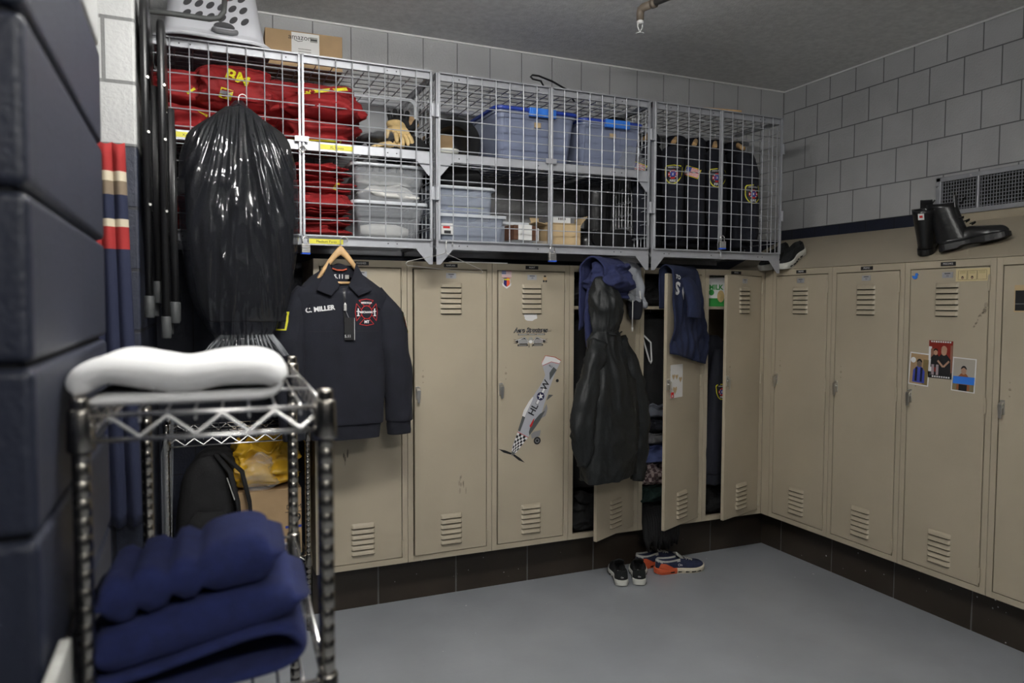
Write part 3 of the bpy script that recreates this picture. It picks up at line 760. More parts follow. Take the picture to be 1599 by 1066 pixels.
tag(b.build('clear_bag', 'film', smooth=True), 'crinkled clear bag in front of the smaller blue-lidded tote', 'bag')
r = empty('carton', 'brown cardboard carton at the left end behind the black helmet', 'box', (-2.09, .16, SZ), .1)
b = MB(); b.box(-.06, .06, -.1, .1, 0, .15); b.build('box_body', 'cardboard', r, bevel=.002)
r = empty('fire_helmet', 'black wide-brimmed helmet tipped on the left end of the upper shelf', 'helmet', (-2.05, .0, SZ+.085)); r.rotation_euler = (R(-62), R(14), 0)
b = MB(); b.lathe([(.0, .10), (.05, .095), (.085, .06), (.10, .02), (.105, 0), (.095, 0), (.09, .02), (.075, .055), (.045, .085), (0, .09)], n=32, cap=False); b.build('crown', 'black_metal', r, smooth=True)
b = MB(); b.lathe([(.10, .004), (.14, -.012), (.145, -.016), (.14, -.018), (.10, 0)], n=36, cap=False); b.build('brim', 'black_metal', r, smooth=True)
r = empty('white_dish', 'white oval dish lying in front of the black helmet', 'dish', (-2.115, -.11, SZ)); 
b = MB(); b.lathe([(.03, 0), (.055, .012), (.062, .03), (.058, .03), (.05, .014), (.0, .006)], n=28, cap=True); b.build('bowl', 'sole_white', r, smooth=True)
r = empty('storage_bin', 'lower clear bin at the left of the middle cage bottom shelf', 'tub', (-1.985, .05, CZ0+.026), 0, 'clear bins at the left of the middle cage')
tub(r, .35, .36, .132, .9, 'clear_bin')
b = MB(); b.box(-.165, -.105, -.1805, -.178, .03, .085, 0); flatrect(b, -.155, -.12, .06, .075, (0, -.1807, 0), (1,0,0), (0,0,1), 1); flatrect(b, -.15, -.115, .035, .05, (0, -.1807, 0), (1,0,0), (0,0,1), 2)
b.build('product_label', ['white', 'red_ink', 'black_ink'], r)
r = empty('storage_bin', 'upper clear bin stacked at the left of the middle cage bottom shelf', 'tub', (-2.02, .05, CZ0+.160), 0, 'clear bins at the left of the middle cage')
tub(r, .30, .34, .135, .94, 'clear_bin')
b = MB(); b.box(-2.10, -1.93, -.06, .06, CZ0+.172, CZ0+.2, 0); b.box(-2.09, -1.90, -.065, -.05, CZ0+.2, CZ0+.203, 1)
tag(b.build('paper_pad', ['blue_cloth', 'yellow']), 'blue pad with yellow sheet inside the upper clear bin', 'paper')
b = MB(); folded(b, (-2.02, .08, CZ0+.30), .27, .32, .10, 52, 2)
tag(b.build('black_bag', 'black', smooth=True), 'black soft bag on top of the stacked clear bins', 'bag')
r = empty('storage_bin', 'small clear bin behind the brown and white package', 'tub', (-1.69, .08, CZ0+.024)); tub(r, .22, .2, .12, .9, 'clear_bin')
r = empty('bin_lid', 'flat clear lid under the brown and white package', 'lid', (-1.68, -.08, CZ0+.024))
b = MB(); b.loft([[(x, y, z) for x, y in rect_pts(.24*s, .19*s, .02)] for s, z in ((1, 0), (1, .012), (.95, .016), (.9, .016))]); b.build('lid_panel', 'clear', r, auto=40)
r = empty('small_package', 'brown package wrapped in a white paper band on the flat lid', 'package', (-1.71, -.1, CZ0+.042), .12)
b = MB(); b.box(-.07, .07, -.05, .05, 0, .075); b.build('box_body', mat('dark_brown_card', (.10, .045, .025), .6), r, bevel=.003)
b = MB(); b.box(-.045, .035, -.053, .053, -.0, .078); b.build('paper_band', 'white', r, bevel=.002)
b = MB(); b.box(.055, .085, -.04, .03, 0, .066); b.build('paper_end', 'white', r, bevel=.002)
r = empty('open_carton', 'open pale cardboard carton next to the black rubber boots', 'box', (-1.48, -.05, CZ0+.024), -.06)
b = MB(); t = .003; w, d, h = .19, .2, .105
b.box(-w/2, w/2, -d/2, -d/2+t, 0, h); b.box(-w/2, w/2, d/2-t, d/2, 0, h); b.box(-w/2, -w/2+t, -d/2, d/2, 0, h); b.box(w/2-t, w/2, -d/2, d/2, 0, h); b.box(-w/2, w/2, -d/2, d/2, 0, t)
b.build('box_body', 'cardboard_pale', r)
for nm, p, q, wd in (('flap', (0, d/2, h), (0, d/2+.05, h+.06), w), ('flap', (0, -d/2+.003, h), (0, -d/2+.03, h+.012), w), ('flap', (-w/2, 0, h), (-w/2-.06, 0, h+.012), d), ('flap', (w/2, 0, h), (w/2+.04, 0, h+.05), d)):
    b = MB(); b.bar(p, q, wd, .003, up=(1,0,0) if p[0] == 0 and False else ((0,1,0) if p[0] == 0 else (0,1,.01)))
    # panel across the fold line
    b = MB(); p = Vector(p); q = Vector(q); ax = Vector((1,0,0)) if abs(p.x) < 1e-6 else Vector((0,1,0)); n_ = (q-p).cross(ax).normalized()*.0015
    b.add([p-ax*wd/2-n_, p+ax*wd/2-n_, q+ax*wd/2-n_, q-ax*wd/2-n_, p-ax*wd/2+n_, p+ax*wd/2+n_, q+ax*wd/2+n_, q-ax*wd/2+n_], [(0,1,2,3), (7,6,5,4), (0,4,5,1), (1,5,6,2), (2,6,7,3), (3,7,4,0)])
    b.build(nm, 'cardboard_pale', r)
r = empty('shoe_box', 'grey printed box standing inside the open pale carton', 'box', (-1.47, -.03, CZ0+.03), -.06)
b = MB(); b.box(-.075, .075, -.07, .07, 0, .15, 0); b.box(-.05, .05, -.0712, -.07, .10, .145, 1)
for k in range(5): b.box(-.02+.009*k, -.015+.009*k, -.0718, -.0712, .13, .142, 2)
b.build('box_body', ['grey_cloth', 'white', 'black_ink'], r)
r = empty('carton', 'brown cardboard flap box behind the small clear bin', 'box', (-1.60, .17, CZ0+.024), .2)
b = MB(); b.box(-.07, .07, -.08, .08, 0, .13); b.build('box_body', 'cardboard', r, bevel=.002)

def shoe_sections(L, W, heel, open_, toe_h, n=26, z_s=lambda s: .03, mid=.6, nin=5, ank=0.5):
    """rings across a shoe, heel at x=0, toe at x=L; each ring runs outer right, collar, lining, collar, outer left"""
    rings = []
    for i in range(n):
        t = i/(n-1); s = .5-.5*cos(pi*t)
        w = W*(.72+.10*sin(pi*min(1, s/.3))*.6 - .10*math.exp(-((s-.42)/.14)**2) + .28*math.exp(-((s-.72)/.2)**2))
        w *= sqrt(max(.004, 1-max(0, (abs(s-.5)*2-.72)/.28)**2.2))
        if s < .5: h = heel*(1-.10*sin(pi*s/.5)) + (.0)
        else: h = heel+(toe_h-heel)*((s-.5)/.5)**.8
        zs = z_s(s); h = max(h, zs+.006)
        if s > .9: h = zs+(h-zs)*sqrt(max(.05, 1-((s-.9)/.1)**2*.85))
        op = open_ if .07 < s < .52 else 0
        if s <= .07: op = open_*(max(0, s-.02)/.05)
        if .52 <= s < .62: op = open_*(1-(s-.52)/.1)
        th = pi/2*(1-.62*op); ring = []
        outer = []
        for k in range(9):
            a = th*k/8; outer.append((w*cos(a)**.75 if a < pi/2-1e-6 else 0., zs+(h-zs)*sin(a)**.8/(sin(th)**.8)))
        xe, ze = outer[-1]
        inner = [(max(0, xe-.006*(k+1)/2 if op > .05 else 0), ze-(ze-zs-.004)*(k+1)/nin*(1 if op > .05 else .3)) for k in range(nin)]
        half = outer+inner
        ring = [(L*s, y, z) for y, z in half]+[(L*s, -y, z) for y, z in reversed(half)]
        rings.append(ring)
    return rings
def make_shoe(name, label, loc, rz, L=.285, W=.047, heel=.088, upper='knit_navy', sole='sole_white', collar='knit_grey', heel_clip=None, lace='knit_grey', logo=None, group=None, heel_logo=False, cat='shoe', rot=None, sole_h=.03):
    r = empty(name, label, cat, loc, rz, group)
    if rot is not None: r.matrix_world = rot
    zs = lambda s: sole_h*(1.0-.25*s)+.018*max(0, s-.8)/.2*.6
    up = shoe_sections(L, W, heel, 1., .055, z_s=zs)
    b = MB(); b.loft(up, True, True, True)
    ob = b.build('upper', [upper, collar], r, smooth=True)
    for p in ob.data.polygons:      # padded lining and ankle collar in their own cloth
        c = p.center
        if c.x < L*.5 and c.z > heel*.80 and collar: p.material_index = 1
    tr = tree_of(b)
    b = MB(); rings = []
    for i in range(26):
        t = i/25; s = .5-.5*cos(pi*t)
        w = W*1.10*(.74-.07*math.exp(-((s-.42)/.14)**2)+.28*math.exp(-((s-.72)/.2)**2)); w *= sqrt(max(.01, 1-max(0, (abs(s-.5)*2-.74)/.26)**2.2))
        x = -.008+(L+.014)*s; z1 = zs(s)+.007; z0 = .014*max(0, (s-.82)/.18)**1.6+.008*max(0, (.1-s)/.1)
        rings.append([(x, w, z1-.004), (x, w*.9, z1), (x, -w*.9, z1), (x, -w, z1-.004), (x, -w*1.02, (z0+z1)/2), (x, -w*.88, z0), (x, w*.88, z0), (x, w*1.02, (z0+z1)/2)])
    b.loft(rings); so = b.build('sole', [sole, heel_clip or sole], r, smooth=False, bevel=.002)
    if heel_clip:
        for p in so.data.polygons:
            if p.center.x < L*.42: p.material_index = 1
    for s in (.3, .46, .6, .72, .83):   # open pods along the midsole
        w = W*1.02*(.74-.07*math.exp(-((s-.42)/.14)**2)+.28*math.exp(-((s-.72)/.2)**2))
        for sg in (-1, 1):
            b = MB(); b.tube([(L*s-.012, sg*(w*1.03), .012), (L*s+.012, sg*(w*1.03), .013)], .0042, 6); b.build('sole_pod', 'dark_hole', r)
    if heel_clip:
        b = MB()
        for sg in (-1, 1):
            fl = [(L*.02, .03), (L*.06, .066), (L*.16, .064), (L*.28, .045), (L*.40, .024), (L*.2, .022)]
            q = MB(); n_ = len(fl); cx = sum(p[0] for p in fl)/n_; cz = sum(p[1] for p in fl)/n_
            G = MB()
            for ring in range(6):
                k = ring/5
                for p in fl: G.v.append((cx+(p[0]-cx)*k, sg*.1, cz+(p[1]-cz)*k))
            G.f = [(a*n_+i, a*n_+(i+1) % n_, (a+1)*n_+(i+1) % n_, (a+1)*n_+i) for a in range(5) for i in range(n_)]; G.m = [0]*len(G.f)
            decal(G, tr, (0, -sg, 0), .003, .1); b.add(G.v, G.f, 0)
        b.build('heel_clip', heel_clip, r, smooth=True)
    if lace:
        b = MB()
        for k in range(4):
            s = .56+.055*k; q = MB(); q.v = [(L*s-.004+.01*(j % 2), -.026+.0104*j, .2) for j in range(6)]; q.f = []; decal(q, tr, (0,0,-1), .003, .1); b.tube(q.v, .0028, 6)
        q = MB(); q.v = [(L*.57, .0, .2), (L*.60, .012, .2), (L*.66, .02, .2), (L*.69, .03, .2)]; decal(q, tr, (0,0,-1), .005, .1); b.tube(q.v, .0024, 6)
        q = MB(); q.v = [(L*.57, .0, .2), (L*.61, -.014, .2), (L*.68, -.02, .2), (L*.72, -.03, .2)]; decal(q, tr, (0,0,-1), .005, .1); b.tube(q.v, .0024, 6)
        b.build('laces', lace, r, smooth=True)
        b = MB(); rr = []
        for k in range(6):
            t = k/5; x = L*(.58-.16*t); z = heel*(.86+.42*t); w = .022+.006*t
            rr.append([(x, -w, z-.004), (x+.006, 0, z+.004), (x, w, z-.004), (x-.006, w, z-.008), (x-.001, 0, z-.001), (x-.006, -w, z-.008)])
        b.loft(rr); b.build('tongue', collar or upper, r, smooth=True)
    if logo:
        b = MB(); sg = -1; q = MB(); q.text(logo, (L*.46, -.1, .05), (1,0,0), (0,0,1), .02, 0); decal(q, tr, (0,1,0), .002, .1); b.add(q.v, q.f)
        b.build('logo', 'white_ink', r)
    if heel_logo:
        b = MB(); q = MB(); q.text('On', (-.1, 0, .052), (0,-1,0), (0,0,1), .012, 0); decal(q, tr, (1,0,0), .002, .15); b.add(q.v, q.f)
        b.build('logo', 'white_ink', r)
    return r
make_shoe('sneaker', 'black running shoe with white sole, left of the black pair', (-1.125, -.175, .0), R(66), upper='knit_black', sole='sole_white', collar='knit_black', lace='knit_black', heel_logo=True, group='pair of black sneakers on the floor')
make_shoe('sneaker', 'black running shoe with white sole, right of the black pair', (-1.030, -.200, .0), R(59), upper='knit_black', sole='sole_white', collar='knit_black', lace='knit_black', heel_logo=True, group='pair of black sneakers on the floor')
make_shoe('sneaker', 'navy sneaker with orange heel in front, nearest the viewer of its pair', (-.838, -.075, .0), R(-9), L=.30, W=.05, upper='knit_navy', sole='sole_cream', collar='knit_grey', heel_clip='orange', logo='On', group='pair of navy and orange sneakers')
make_shoe('sneaker', 'navy sneaker with orange heel behind, nearer the lockers', (-.90, .035, .0), R(4), L=.30, W=.05, upper='knit_navy', sole='sole_cream', collar='knit_grey', heel_clip='orange', group='pair of navy and orange sneakers')

def make_boot(name, label, mw, L=.29, W=.047, shaft=.235, m='rubber', laces=True, tabs=True, group=None, lean=0.0, top_w=.052, cat='boot'):
    r = empty(name, label, cat, (0,0,0), 0, group); r.matrix_world = mw
    zs = lambda s: .026
    b = MB(); b.loft(shoe_sections(L, W, .095, 0, .062, z_s=zs), True, True, True)
    rings = []
    for k in range(9):
        t = k/8; z = .045+(shaft-.045)*t; a = .058+(.066-.058)*t+.016*(1-t)**2; w = .040+(top_w-.040)*t
        cx = .066-.004*t+lean*t; rings.append([(cx+a*cos(q), w*sin(q), z+(.018*cos(q-pi)*t*.6)+.002*sin(9*t+3*q)) for q in (2*pi*j/28 for j in range(28))])
    inner = [[(cx_+(p[0]-cx_)*.88, p[1]*.88, p[2]-dz) for p in rr_] for rr_, cx_, dz in ((rings[-1], .062+lean, .001), (rings[-2], .064+lean, .0), (rings[-4], .064+lean*.6, 0))]
    b.loft(rings+inner, True, False, True)
    b.build('upper', m, r, smooth=True)
    b = MB(); rr = []
    for i in range(24):
        t = i/23; s = .5-.5*cos(pi*t); w = W*1.06*(.76-.08*math.exp(-((s-.42)/.14)**2)+.26*math.exp(-((s-.72)/.2)**2)); w *= sqrt(max(.01, 1-max(0, (abs(s-.5)*2-.74)/.26)**2.2))
        x = -.004+(L+.010)*s; z1 = .030; z0 = .0 if s < .3 else (.010*min(1, (s-.3)/.04) if s < .5 else .010*max(0, 1-(s-.5)/.12)+.010*max(0, (s-.85)/.15))
        rr.append([(x, w, z1), (x, -w, z1), (x, -w, z0), (x, w, z0)])
    b.loft(rr); b.build('sole', 'rubber' if m != 'rubber' else 'black_metal', r, bevel=.003)
    if laces:
        b = MB()
        for k in range(6):
            z = .105+.018*k; xx = .116+.045*max(0, 1-k/2.5)+lean*k/6
            b.tube([(xx-.014, -.026, z-.004), (xx+.002, -.012, z), (xx+.004, .0, z+.003), (xx+.002, .012, z), (xx-.014, .026, z-.004)], .0035, 6)
        b.tube([(.142+lean, 0, shaft-.02), (.165+lean, -.02, shaft-.0), (.175+lean, -.028, shaft+.01)], .003, 6)
        b.build('laces', 'black', r, smooth=True)
        b = MB(); b.loft([[(.118+lean, -.03, shaft-.03), (.122+lean, .03, shaft-.03), (.126+lean, .03, shaft-.03), (.124+lean, -.03, shaft-.03)], [(.124+lean, -.027, shaft+.028), (.126+lean, .027, shaft+.028), (.131+lean, .027, shaft+.028), (.130+lean, -.027, shaft+.028)]])
        b.build('tongue', m, r, bevel=.003)
    if tabs:
        b = MB(); b.box(-.004+lean, -.001+lean, -.013, .013, shaft-.034, shaft-.004, 0); b.box(-.0045+lean, -.004+lean, -.007, .007, shaft-.024, shaft-.012, 1)
        b.build('pull_tab', ['white', 'red_ink'], r)
    return r
SL = math.atan2(2.0-LT-.002, .506)
def slope_m(x, y, head, lift=.0):
    """stand something on the sloping locker top, heading given in the floor plan"""
    n = Vector((-sin(SL), 0, cos(SL))); f = Vector((cos(head), sin(head), 0)); f = (f-n*f.dot(n)).normalized(); l = Vector((0,0,1)).cross(f).normalized(); n = f.cross(l)
    z = LT+.0035+(x+.006)*math.tan(SL)+lift
    return Matrix(((f.x, l.x, n.x, x), (f.y, l.y, n.y, y), (f.z, l.z, n.z, z), (0,0,0,1)))
def slope_up(x, y, head, keep=.45):
    """as slope_m, but leaning back toward upright"""
    return slope_m(x, y, head)
make_boot('work_boot', 'black laced work boot on the sloping locker top, toe pointing right', slope_m(.055, -1.125, R(-60), .012), shaft=.225, m='rubber', lean=-.02, group='pair of black boots on the sloping top')
make_boot('work_boot', 'black work boot seen from its heel, left of its pair on the sloping top', slope_m(.045, -1.05, R(22), .004), shaft=.225, m='rubber', lean=-.02, group='pair of black boots on the sloping top')
make_shoe('sneaker', 'black shoe with thick white sole beside the cage corner, farther right', None or (0,0,0), 0, rot=slope_m(.20, -.10, R(195), .006), upper='knit_black', sole='sole_white', collar='knit_black', lace=None, group='pair of black shoes on the sloping top', sole_h=.04)
make_shoe('sneaker', 'black shoe with thick white sole mostly hidden by the cage corner', (0,0,0), 0, rot=slope_m(.20, .015, R(190), .006), upper='knit_black', sole='sole_white', collar='knit_black', lace=None, group='pair of black shoes on the sloping top', sole_h=.04)
def upright(x, y, z, head, tilt=0., roll=0.):
    return Matrix.Translation((x, y, z)) @ Matrix.Rotation(head, 4, 'Z') @ Matrix.Rotation(tilt, 4, 'Y') @ Matrix.Rotation(roll, 4, 'X')
for (x, y, z, hd, tl, ro, lab) in ((-1.27, .02, CZ0+.024, R(-20), 0, 0, 'black rubber boot standing beside the open carton'),
                         (-1.30, -.13, CZ0+.024+.05, R(8), 0, R(-86), 'black rubber boot lying at the front with its sole forward'),
                         (-1.11, .05, CZ0+.024, R(-150), 0, 0, 'black rubber boot standing at the right end of the bottom shelf'),
                         (-1.10, .22, CZ0+.024, R(-120), 0, 0, 'black rubber boot at the back by the side of the middle cage')):
    make_boot('rubber_boot', lab, upright(x, y, z, hd, tl, ro), L=.27, W=.05, shaft=.33 if ro == 0 else .24, m='rubber', laces=False, tabs=False, group='black rubber boots in the middle cage', top_w=.06)
b = MB(); folded(b, (-1.06, .10, SZ+.267), .10, .2, .06, 55, 1)
tag(b.build('black_glove_bundle', 'black', smooth=True), 'black cloth bundle on the lid of the smaller tote', 'cloth')
# hangers and hooks on top of the cages
def wire_hanger(r, m='steel', w=.2, parent=None, nm='wire', drop=.095, rad=.0018):
    b = MB()
    hook = [(.0, 0, -.02)]+[(0, 0, 0)]+[(.018*sin(t)-.0, 0, .022+.018*(1-cos(t))*1.0-.0) for t in [pi*k/8*.0 for k in range(1)]]
    hook = [(0, 0, -.045), (0, 0, -.02)]+[(.018-.018*cos(t), 0, -.0+.018*sin(t)) for t in [pi*k/8 for k in range(9)]]+[(.034, 0, -.012)]
    b.tube(hook, rad, 6)
    tri = [(0, 0, -.045), (.02, 0, -.055), (w*.94, 0, -.045-drop), (w, 0, -.045-drop-.010), (w*.97, 0, -.045-drop-.02), (-w*.97, 0, -.045-drop-.02), (-w, 0, -.045-drop-.010), (-w*.94, 0, -.045-drop), (-.02, 0, -.055), (0, 0, -.045)]
    b.tube(tri, rad, 6); return b.build(nm, m, r, smooth=True)
r = empty('wire_hanger', 'empty wire coat hanger hooked under the left and middle cages', 'coat hanger', (-2.150, -.2065, CZ0+.007), R(8)); o = wire_hanger(r, w=.205, drop=.062); o.rotation_euler = (R(-4), R(4), 0)
b = MB(); b.tube([(-1.34, .02, CZ1+.010), (-1.42, -.05, CZ1+.045), (-1.53, -.09, CZ1+.066), (-1.62, -.115, CZ1+.076), (-1.658, -.12, CZ1+.074), (-1.668, -.12, CZ1+.064), (-1.655, -.12, CZ1+.054), (-1.61, -.12, CZ1+.050), (-1.57, -.10, CZ1+.010)], .005, 8)
tag(b.build('black_cable', 'black_metal', smooth=True), 'black cable looping up on top of the middle cage', 'cable')
b = MB(); b.bar((-.68, -.13, CZ1+.013), (-.36, -.17, CZ1+.013), .022, .014)
tag(b.build('wood_stick', 'wood', bevel=.002), 'pale wooden stick lying on top of the corner cage', 'stick')
# ------------------------------------------------------------------ padlocks
def padlock(label, loc, rz=0):
    r = empty('padlock', label, 'padlock', loc, rz, 'padlocks on the cage doors')
    b = MB(); 
    for k in range(5): b.box(-.019, .019, -.011, .011, -.048+.0075*k, -.048+.0075*(k+1)-.0008)
    b.build('lock_body', 'steel', r, bevel=.0015)
    b = MB(); b.box(-.0195, .0195, -.0116, .0116, -.055, -.0485); b.build('base_band', 'blue_plastic', r, bevel=.001)
    b = MB(); b.tube([(-.012, 0, -.012), (-.012, 0, .010)]+[(-.012*cos(t), 0, .010+.012*sin(t)) for t in [pi*k/8 for k in range(9)]]+[(.012, 0, -.012)], .0032, 8)
    b.build('shackle', 'chrome', r, smooth=True)
    return r
padlock('padlock under the left cage door beside the yellow label', (-2.808, -.225, CZ0-.012), R(12))
padlock('padlock hanging at the bottom centre of the middle cage', (-1.591, -.225, CZ0-.014), R(0))
padlock('padlock hooked on the doors of the corner cage', (-.519, -.222, CZ0+.085), R(-15))
b = MB(); b.tube([(-2.816-.0, -.215, SZ-.03), (-2.83, -.222, SZ-.045), (-2.816, -.224, SZ-.06), (-2.80, -.222, SZ-.045), (-2.812, -.215, SZ-.03)], .004, 8)
tag(b.build('snap_hook', 'steel', smooth=True), 'steel snap ring on the upper latch of the left cage', 'hook')

# ------------------------------------------------------------------ hanging coats
def yoke_hanger(r, w=.205, m='wood', drop=.085, z=0., bar=True, th=.015, barz=None):
    b = MB(); n = 20; rings = []
    for i in range(n+1):
        x = -w+2*w*i/n; e = abs(x)/w; zz = z-drop*e**1.25; h = .046-.022*e; t = th*(.55+.25*e)
        rings.append([(x, t*cos(a)+.02*e*e*0, zz+h*.5*sin(a)) for a in (2*pi*k/10 for k in range(10))])
    b.loft(rings); b.build('yoke', m, r, smooth=True)
    if bar:
        b = MB(); bz_ = z-drop-.008 if barz is None else barz; b.tube([(-w*.6, 0, bz_), (w*.6, 0, bz_)], .006, 8); b.build('trouser_bar', m, r, smooth=True)
    b = MB(); b.tube([(0, 0, z), (0, 0, z+.035)]+[(.016-.016*cos(t), 0, z+.045+.016*sin(t)) for t in [pi*k/8 for k in range(10)]], .002, 6)
    b.build('hook', 'steel', r, smooth=True)

r = empty('wooden_hanger', 'pale wooden coat hanger holding the navy pullover', 'coat hanger', (-2.652, -.213, CZ0-.065)); yoke_hanger(r, w=.145, z=.022, drop=.205, barz=-.125)
px, py, pz = -2.652, -.213, 1.735
r = empty('pullover', 'navy quarter-zip pullover with a white name, hanging on the wooden hanger', 'pullover', (px, py, pz))
b = MB()
tl = lambda z, hw, hd, dz: (Vector((0, 0, z)), Vector((hw, 0, 0)), Vector((0, hd, dz)))
soft_loft(b, [tl(-.055, .076, .054, .048), tl(-.072, .12, .060, .036), tl(-.103, .168, .068, .016), rg(0, 0, -.148, .203, .078), rg(0, 0, -.25, .208, .085), rg(0, 0, -.42, .20, .085),
              rg(.005, 0, -.58, .19, .085), rg(.01, 0, -.68, .178, .082), rg(.015, 0, -.725, .168, .078), rg(.015, 0, -.735, .158, .07), rg(.015, 0, -.795, .152, .066)], 64, .72, .0045, 3, vert=.004, cap=False)
b.build('body', 'navy', r, smooth=True); tb = tree_of(b)
for sg, pts, rad in ((1, [(.150, 0, -.125), (.212, -.008, -.25), (.24, -.02, -.42), (.262, -.015, -.62), (.262, -.01, -.72), (.260, -.01, -.728), (.262, -.01, -.79)], [.045, .074, .071, .066, .064, .055, .053]),
                     (-1, [(-.150, 0, -.125), (-.212, -.008, -.25), (-.235, -.025, -.42), (-.225, -.02, -.62), (-.215, -.01, -.72), (-.213, -.01, -.728), (-.21, -.01, -.79)], [.045, .074, .073, .066, .064, .055, .053])):
    b = MB(); sleeve(b, pts, rad, .8, .006, 4+sg); b.build('sleeve', 'navy', r, smooth=True)
    if sg > 0: ts = tree_of(b)
    else: tsl = tree_of(b)
# collar: standing band at the back that falls open to two points
b = MB()
def col(u, v):
    a = -pi*1.5+.35+(2*pi-.7)*u     # from front left round the back to front right
    k = abs(u-.5)*2
    rx = .072+.020*v; ry = .05+.012*v*(1-k); x = rx*cos(a); y = ry*sin(a)*-1
    x = -(.075+.03*v*k)*cos(pi*u); y = .045*sin(pi*u)-.045*k**2-.03*v*k
    z = -.05-.085*k**2.2+(.05*(1-k**1.5))*v*1.0-(.075*k**2)*v
    x += (-1 if u < .5 else 1)*.055*v*k**1.6
    return (x, y, z)
b.grid(col, 40, 8); b.build('collar', 'navy', r, smooth=True, solid=.006)
b = MB()
for sg in (-1, 1):
    poly = [(sg*.060, -.000), (sg*.088, -.06), (sg*.122, -.125), (sg*.060, -.150), (sg*.018, -.105), (sg*.040, -.06)]
    if sg < 0: poly = list(reversed(poly))
    b.prism(poly, (0, -.050, .0), (1, 0, 0), (0, .32, 1), -.008)
b.build('collar_flap', 'navy', r, bevel=.003)
b = MB(); b.prism([(-.055, -.01), (-.03, -.095), (.0, -.115), (.03, -.095), (.055, -.01)], (0, .022, 0), (1,0,0), (0,0,1), -.004, 0)
b.text('5.11', (-.006, .016, -.062), (1,0,0), (0,0,1), .026, 1, bold=.0008); b.box(.022, .040, .0162, .0166, -.071, -.053, 2)
b.tube([(-.035, .014, -.025), (-.015, .010, -.032), (.01, .010, -.033), (.03, .014, -.027)], .0035, 6, 3)
b.build('neck_label', ['navy', 'white_ink', 'knit_grey', 'orange'], r)
def dec(fn, tree, off, mats, name, parent, d=(0,1,0)):
    q = MB(); fn(q); decal(q, tree, d, off); return q.build(name, mats, parent)
dec(lambda q: q.text('C. MILLER', (-.105, 0, -.208), (1,0,.12), (-.1,0,1), .0285, 0, bold=.0012), tb, .002, 'white_ink', 'name_lettering', r)
def zipper(q):
    for k in range(26): flatrect(q, -.005, .005, -.115-.0062*k-.0045, -.115-.0062*k, (.0, 0, 0), (1,0,0), (0,0,1), 0)
dec(zipper, tb, .0025, 'black_metal', 'zipper', r)
b = MB(); b.box(-.006, .006, -.1, -.094, -.215, -.185); b.tube([(0, -.095, -.18), (0, -.097, -.19)], .004, 6); b.build('zip_pull', 'steel', r, bevel=.001)
def badge(q):
    o = (.098, 0, -.222)
    for a in range(4):
        t = a*pi/2; ca, sa = cos(t), sin(t)
        pl = [(.026, .010), (.052, .038), (.058, 0.), (.052, -.038), (.026, -.010), (.025, 0)]
        for i in range(5 if True else 6):
            p1, p2 = pl[i], pl[(i+1) % 6]
            if i in (4,): continue
            d = Vector((p2[0]-p1[0], p2[1]-p1[1])); n_ = Vector((-d.y, d.x)).normalized()*.0012
            f = lambda p, s: (o[0]+((p[0]+n_.x*s)*ca-(p[1]+n_.y*s)*sa)*.88, 0, o[2]+((p[0]+n_.x*s)*sa+(p[1]+n_.y*s)*ca)*1.02)
            q.add([f(p1, -1), f(p2, -1), f(p2, 1), f(p1, 1)], [(0,1,2,3)], 0)
    for k in range(28):
        t0, t1 = 2*pi*k/28, 2*pi*(k+1)/28
        q.add([(o[0]+rr*.92*cos(t), 0, o[2]+rr*1.08*sin(t)) for rr, t in ((.0258, t0), (.0285, t0), (.0285, t1), (.0258, t1))], [(0,1,2,3)], 0)
    q.text('MECHANIC', o, (1,0,0), (0,0,1), .0125, 1, bold=.0005)
    q.text('MISSOULA', (o[0], 0, o[2]+.042), (1,0,0), (0,0,1), .0105, 1, bold=.0005)
    q.text('MT', (o[0], 0, o[2]-.043), (1,0,0), (0,0,1), .0165, 1, bold=.0008)
    for k in (-1, 1):   # ladder and hydrant marks in the side arms
        x = o[0]+k*.038
        flatrect(q, -.0025, .0025, -.017, .017, (x, 0, o[2]), (1,0,0), (0,0,1), 1); flatrect(q, -.007, .007, -.002, .002, (x, 0, o[2]+.004), (1,0,0), (0,0,1), 1)
        flatrect(q, -.006, .006, -.017, -.013, (x, 0, o[2]), (1,0,0), (0,0,1), 1)
dec(badge, tb, .0025, ['red_ink', 'white_ink'], 'chest_badge', r)
b = MB(); b.box(-.004, .040, -.099, -.0975, -.345, -.245, 0); b.box(.0392, .041, -.0992, -.0973, -.345, -.247, 1); b.text('5.11', (.010, -.0995, -.328), (1,0,0), (0,0,1), .017, 1)
b.tube([(.015, -.098, -.245), (.005, -.099, -.222), (.0, -.098, -.205)], .0006, 4, 1); b.build('hang_tag', ['black_plate', 'white_ink'], r)
sleeve_patch((.290, .0, -.27), (0, 1, 0), (.1, 0, 1), (-1, .12, 0), ts, .95, r)
b = MB(); q = MB(); flatrect(q, -.02, .02, -.04, .04, (-.25, -.05, -.26), (.5, -.8, 0), (0,0,1), 0, 4, 4); decal(q, tsl, (.8, .5, 0), .002); b.add(q.v, q.f, 0)
q = MB(); flatrect(q, -.014, .014, -.034, .034, (-.25, -.05, -.26), (.5, -.8, 0), (0,0,1), 0, 4, 4); decal(q, tsl, (.8, .5, 0), .003); b.add(q.v, q.f, 1)
b.build('sleeve_patch', ['yellow', 'black_ink'], r)
# seams across the chest
def seam(q):
    for sg in (-1, 1):
        for k in range(10): x0_ = sg*(.03+.013*k); x1_ = sg*(.03+.013*(k+1)); q.add([(x0_, 0, -.305), (x1_, 0, -.306), (x1_, 0, -.3075), (x0_, 0, -.3065)], [(0,1,2,3)], 0)
dec(seam, tb, .0012, 'black_ink', 'chest_seam', r)

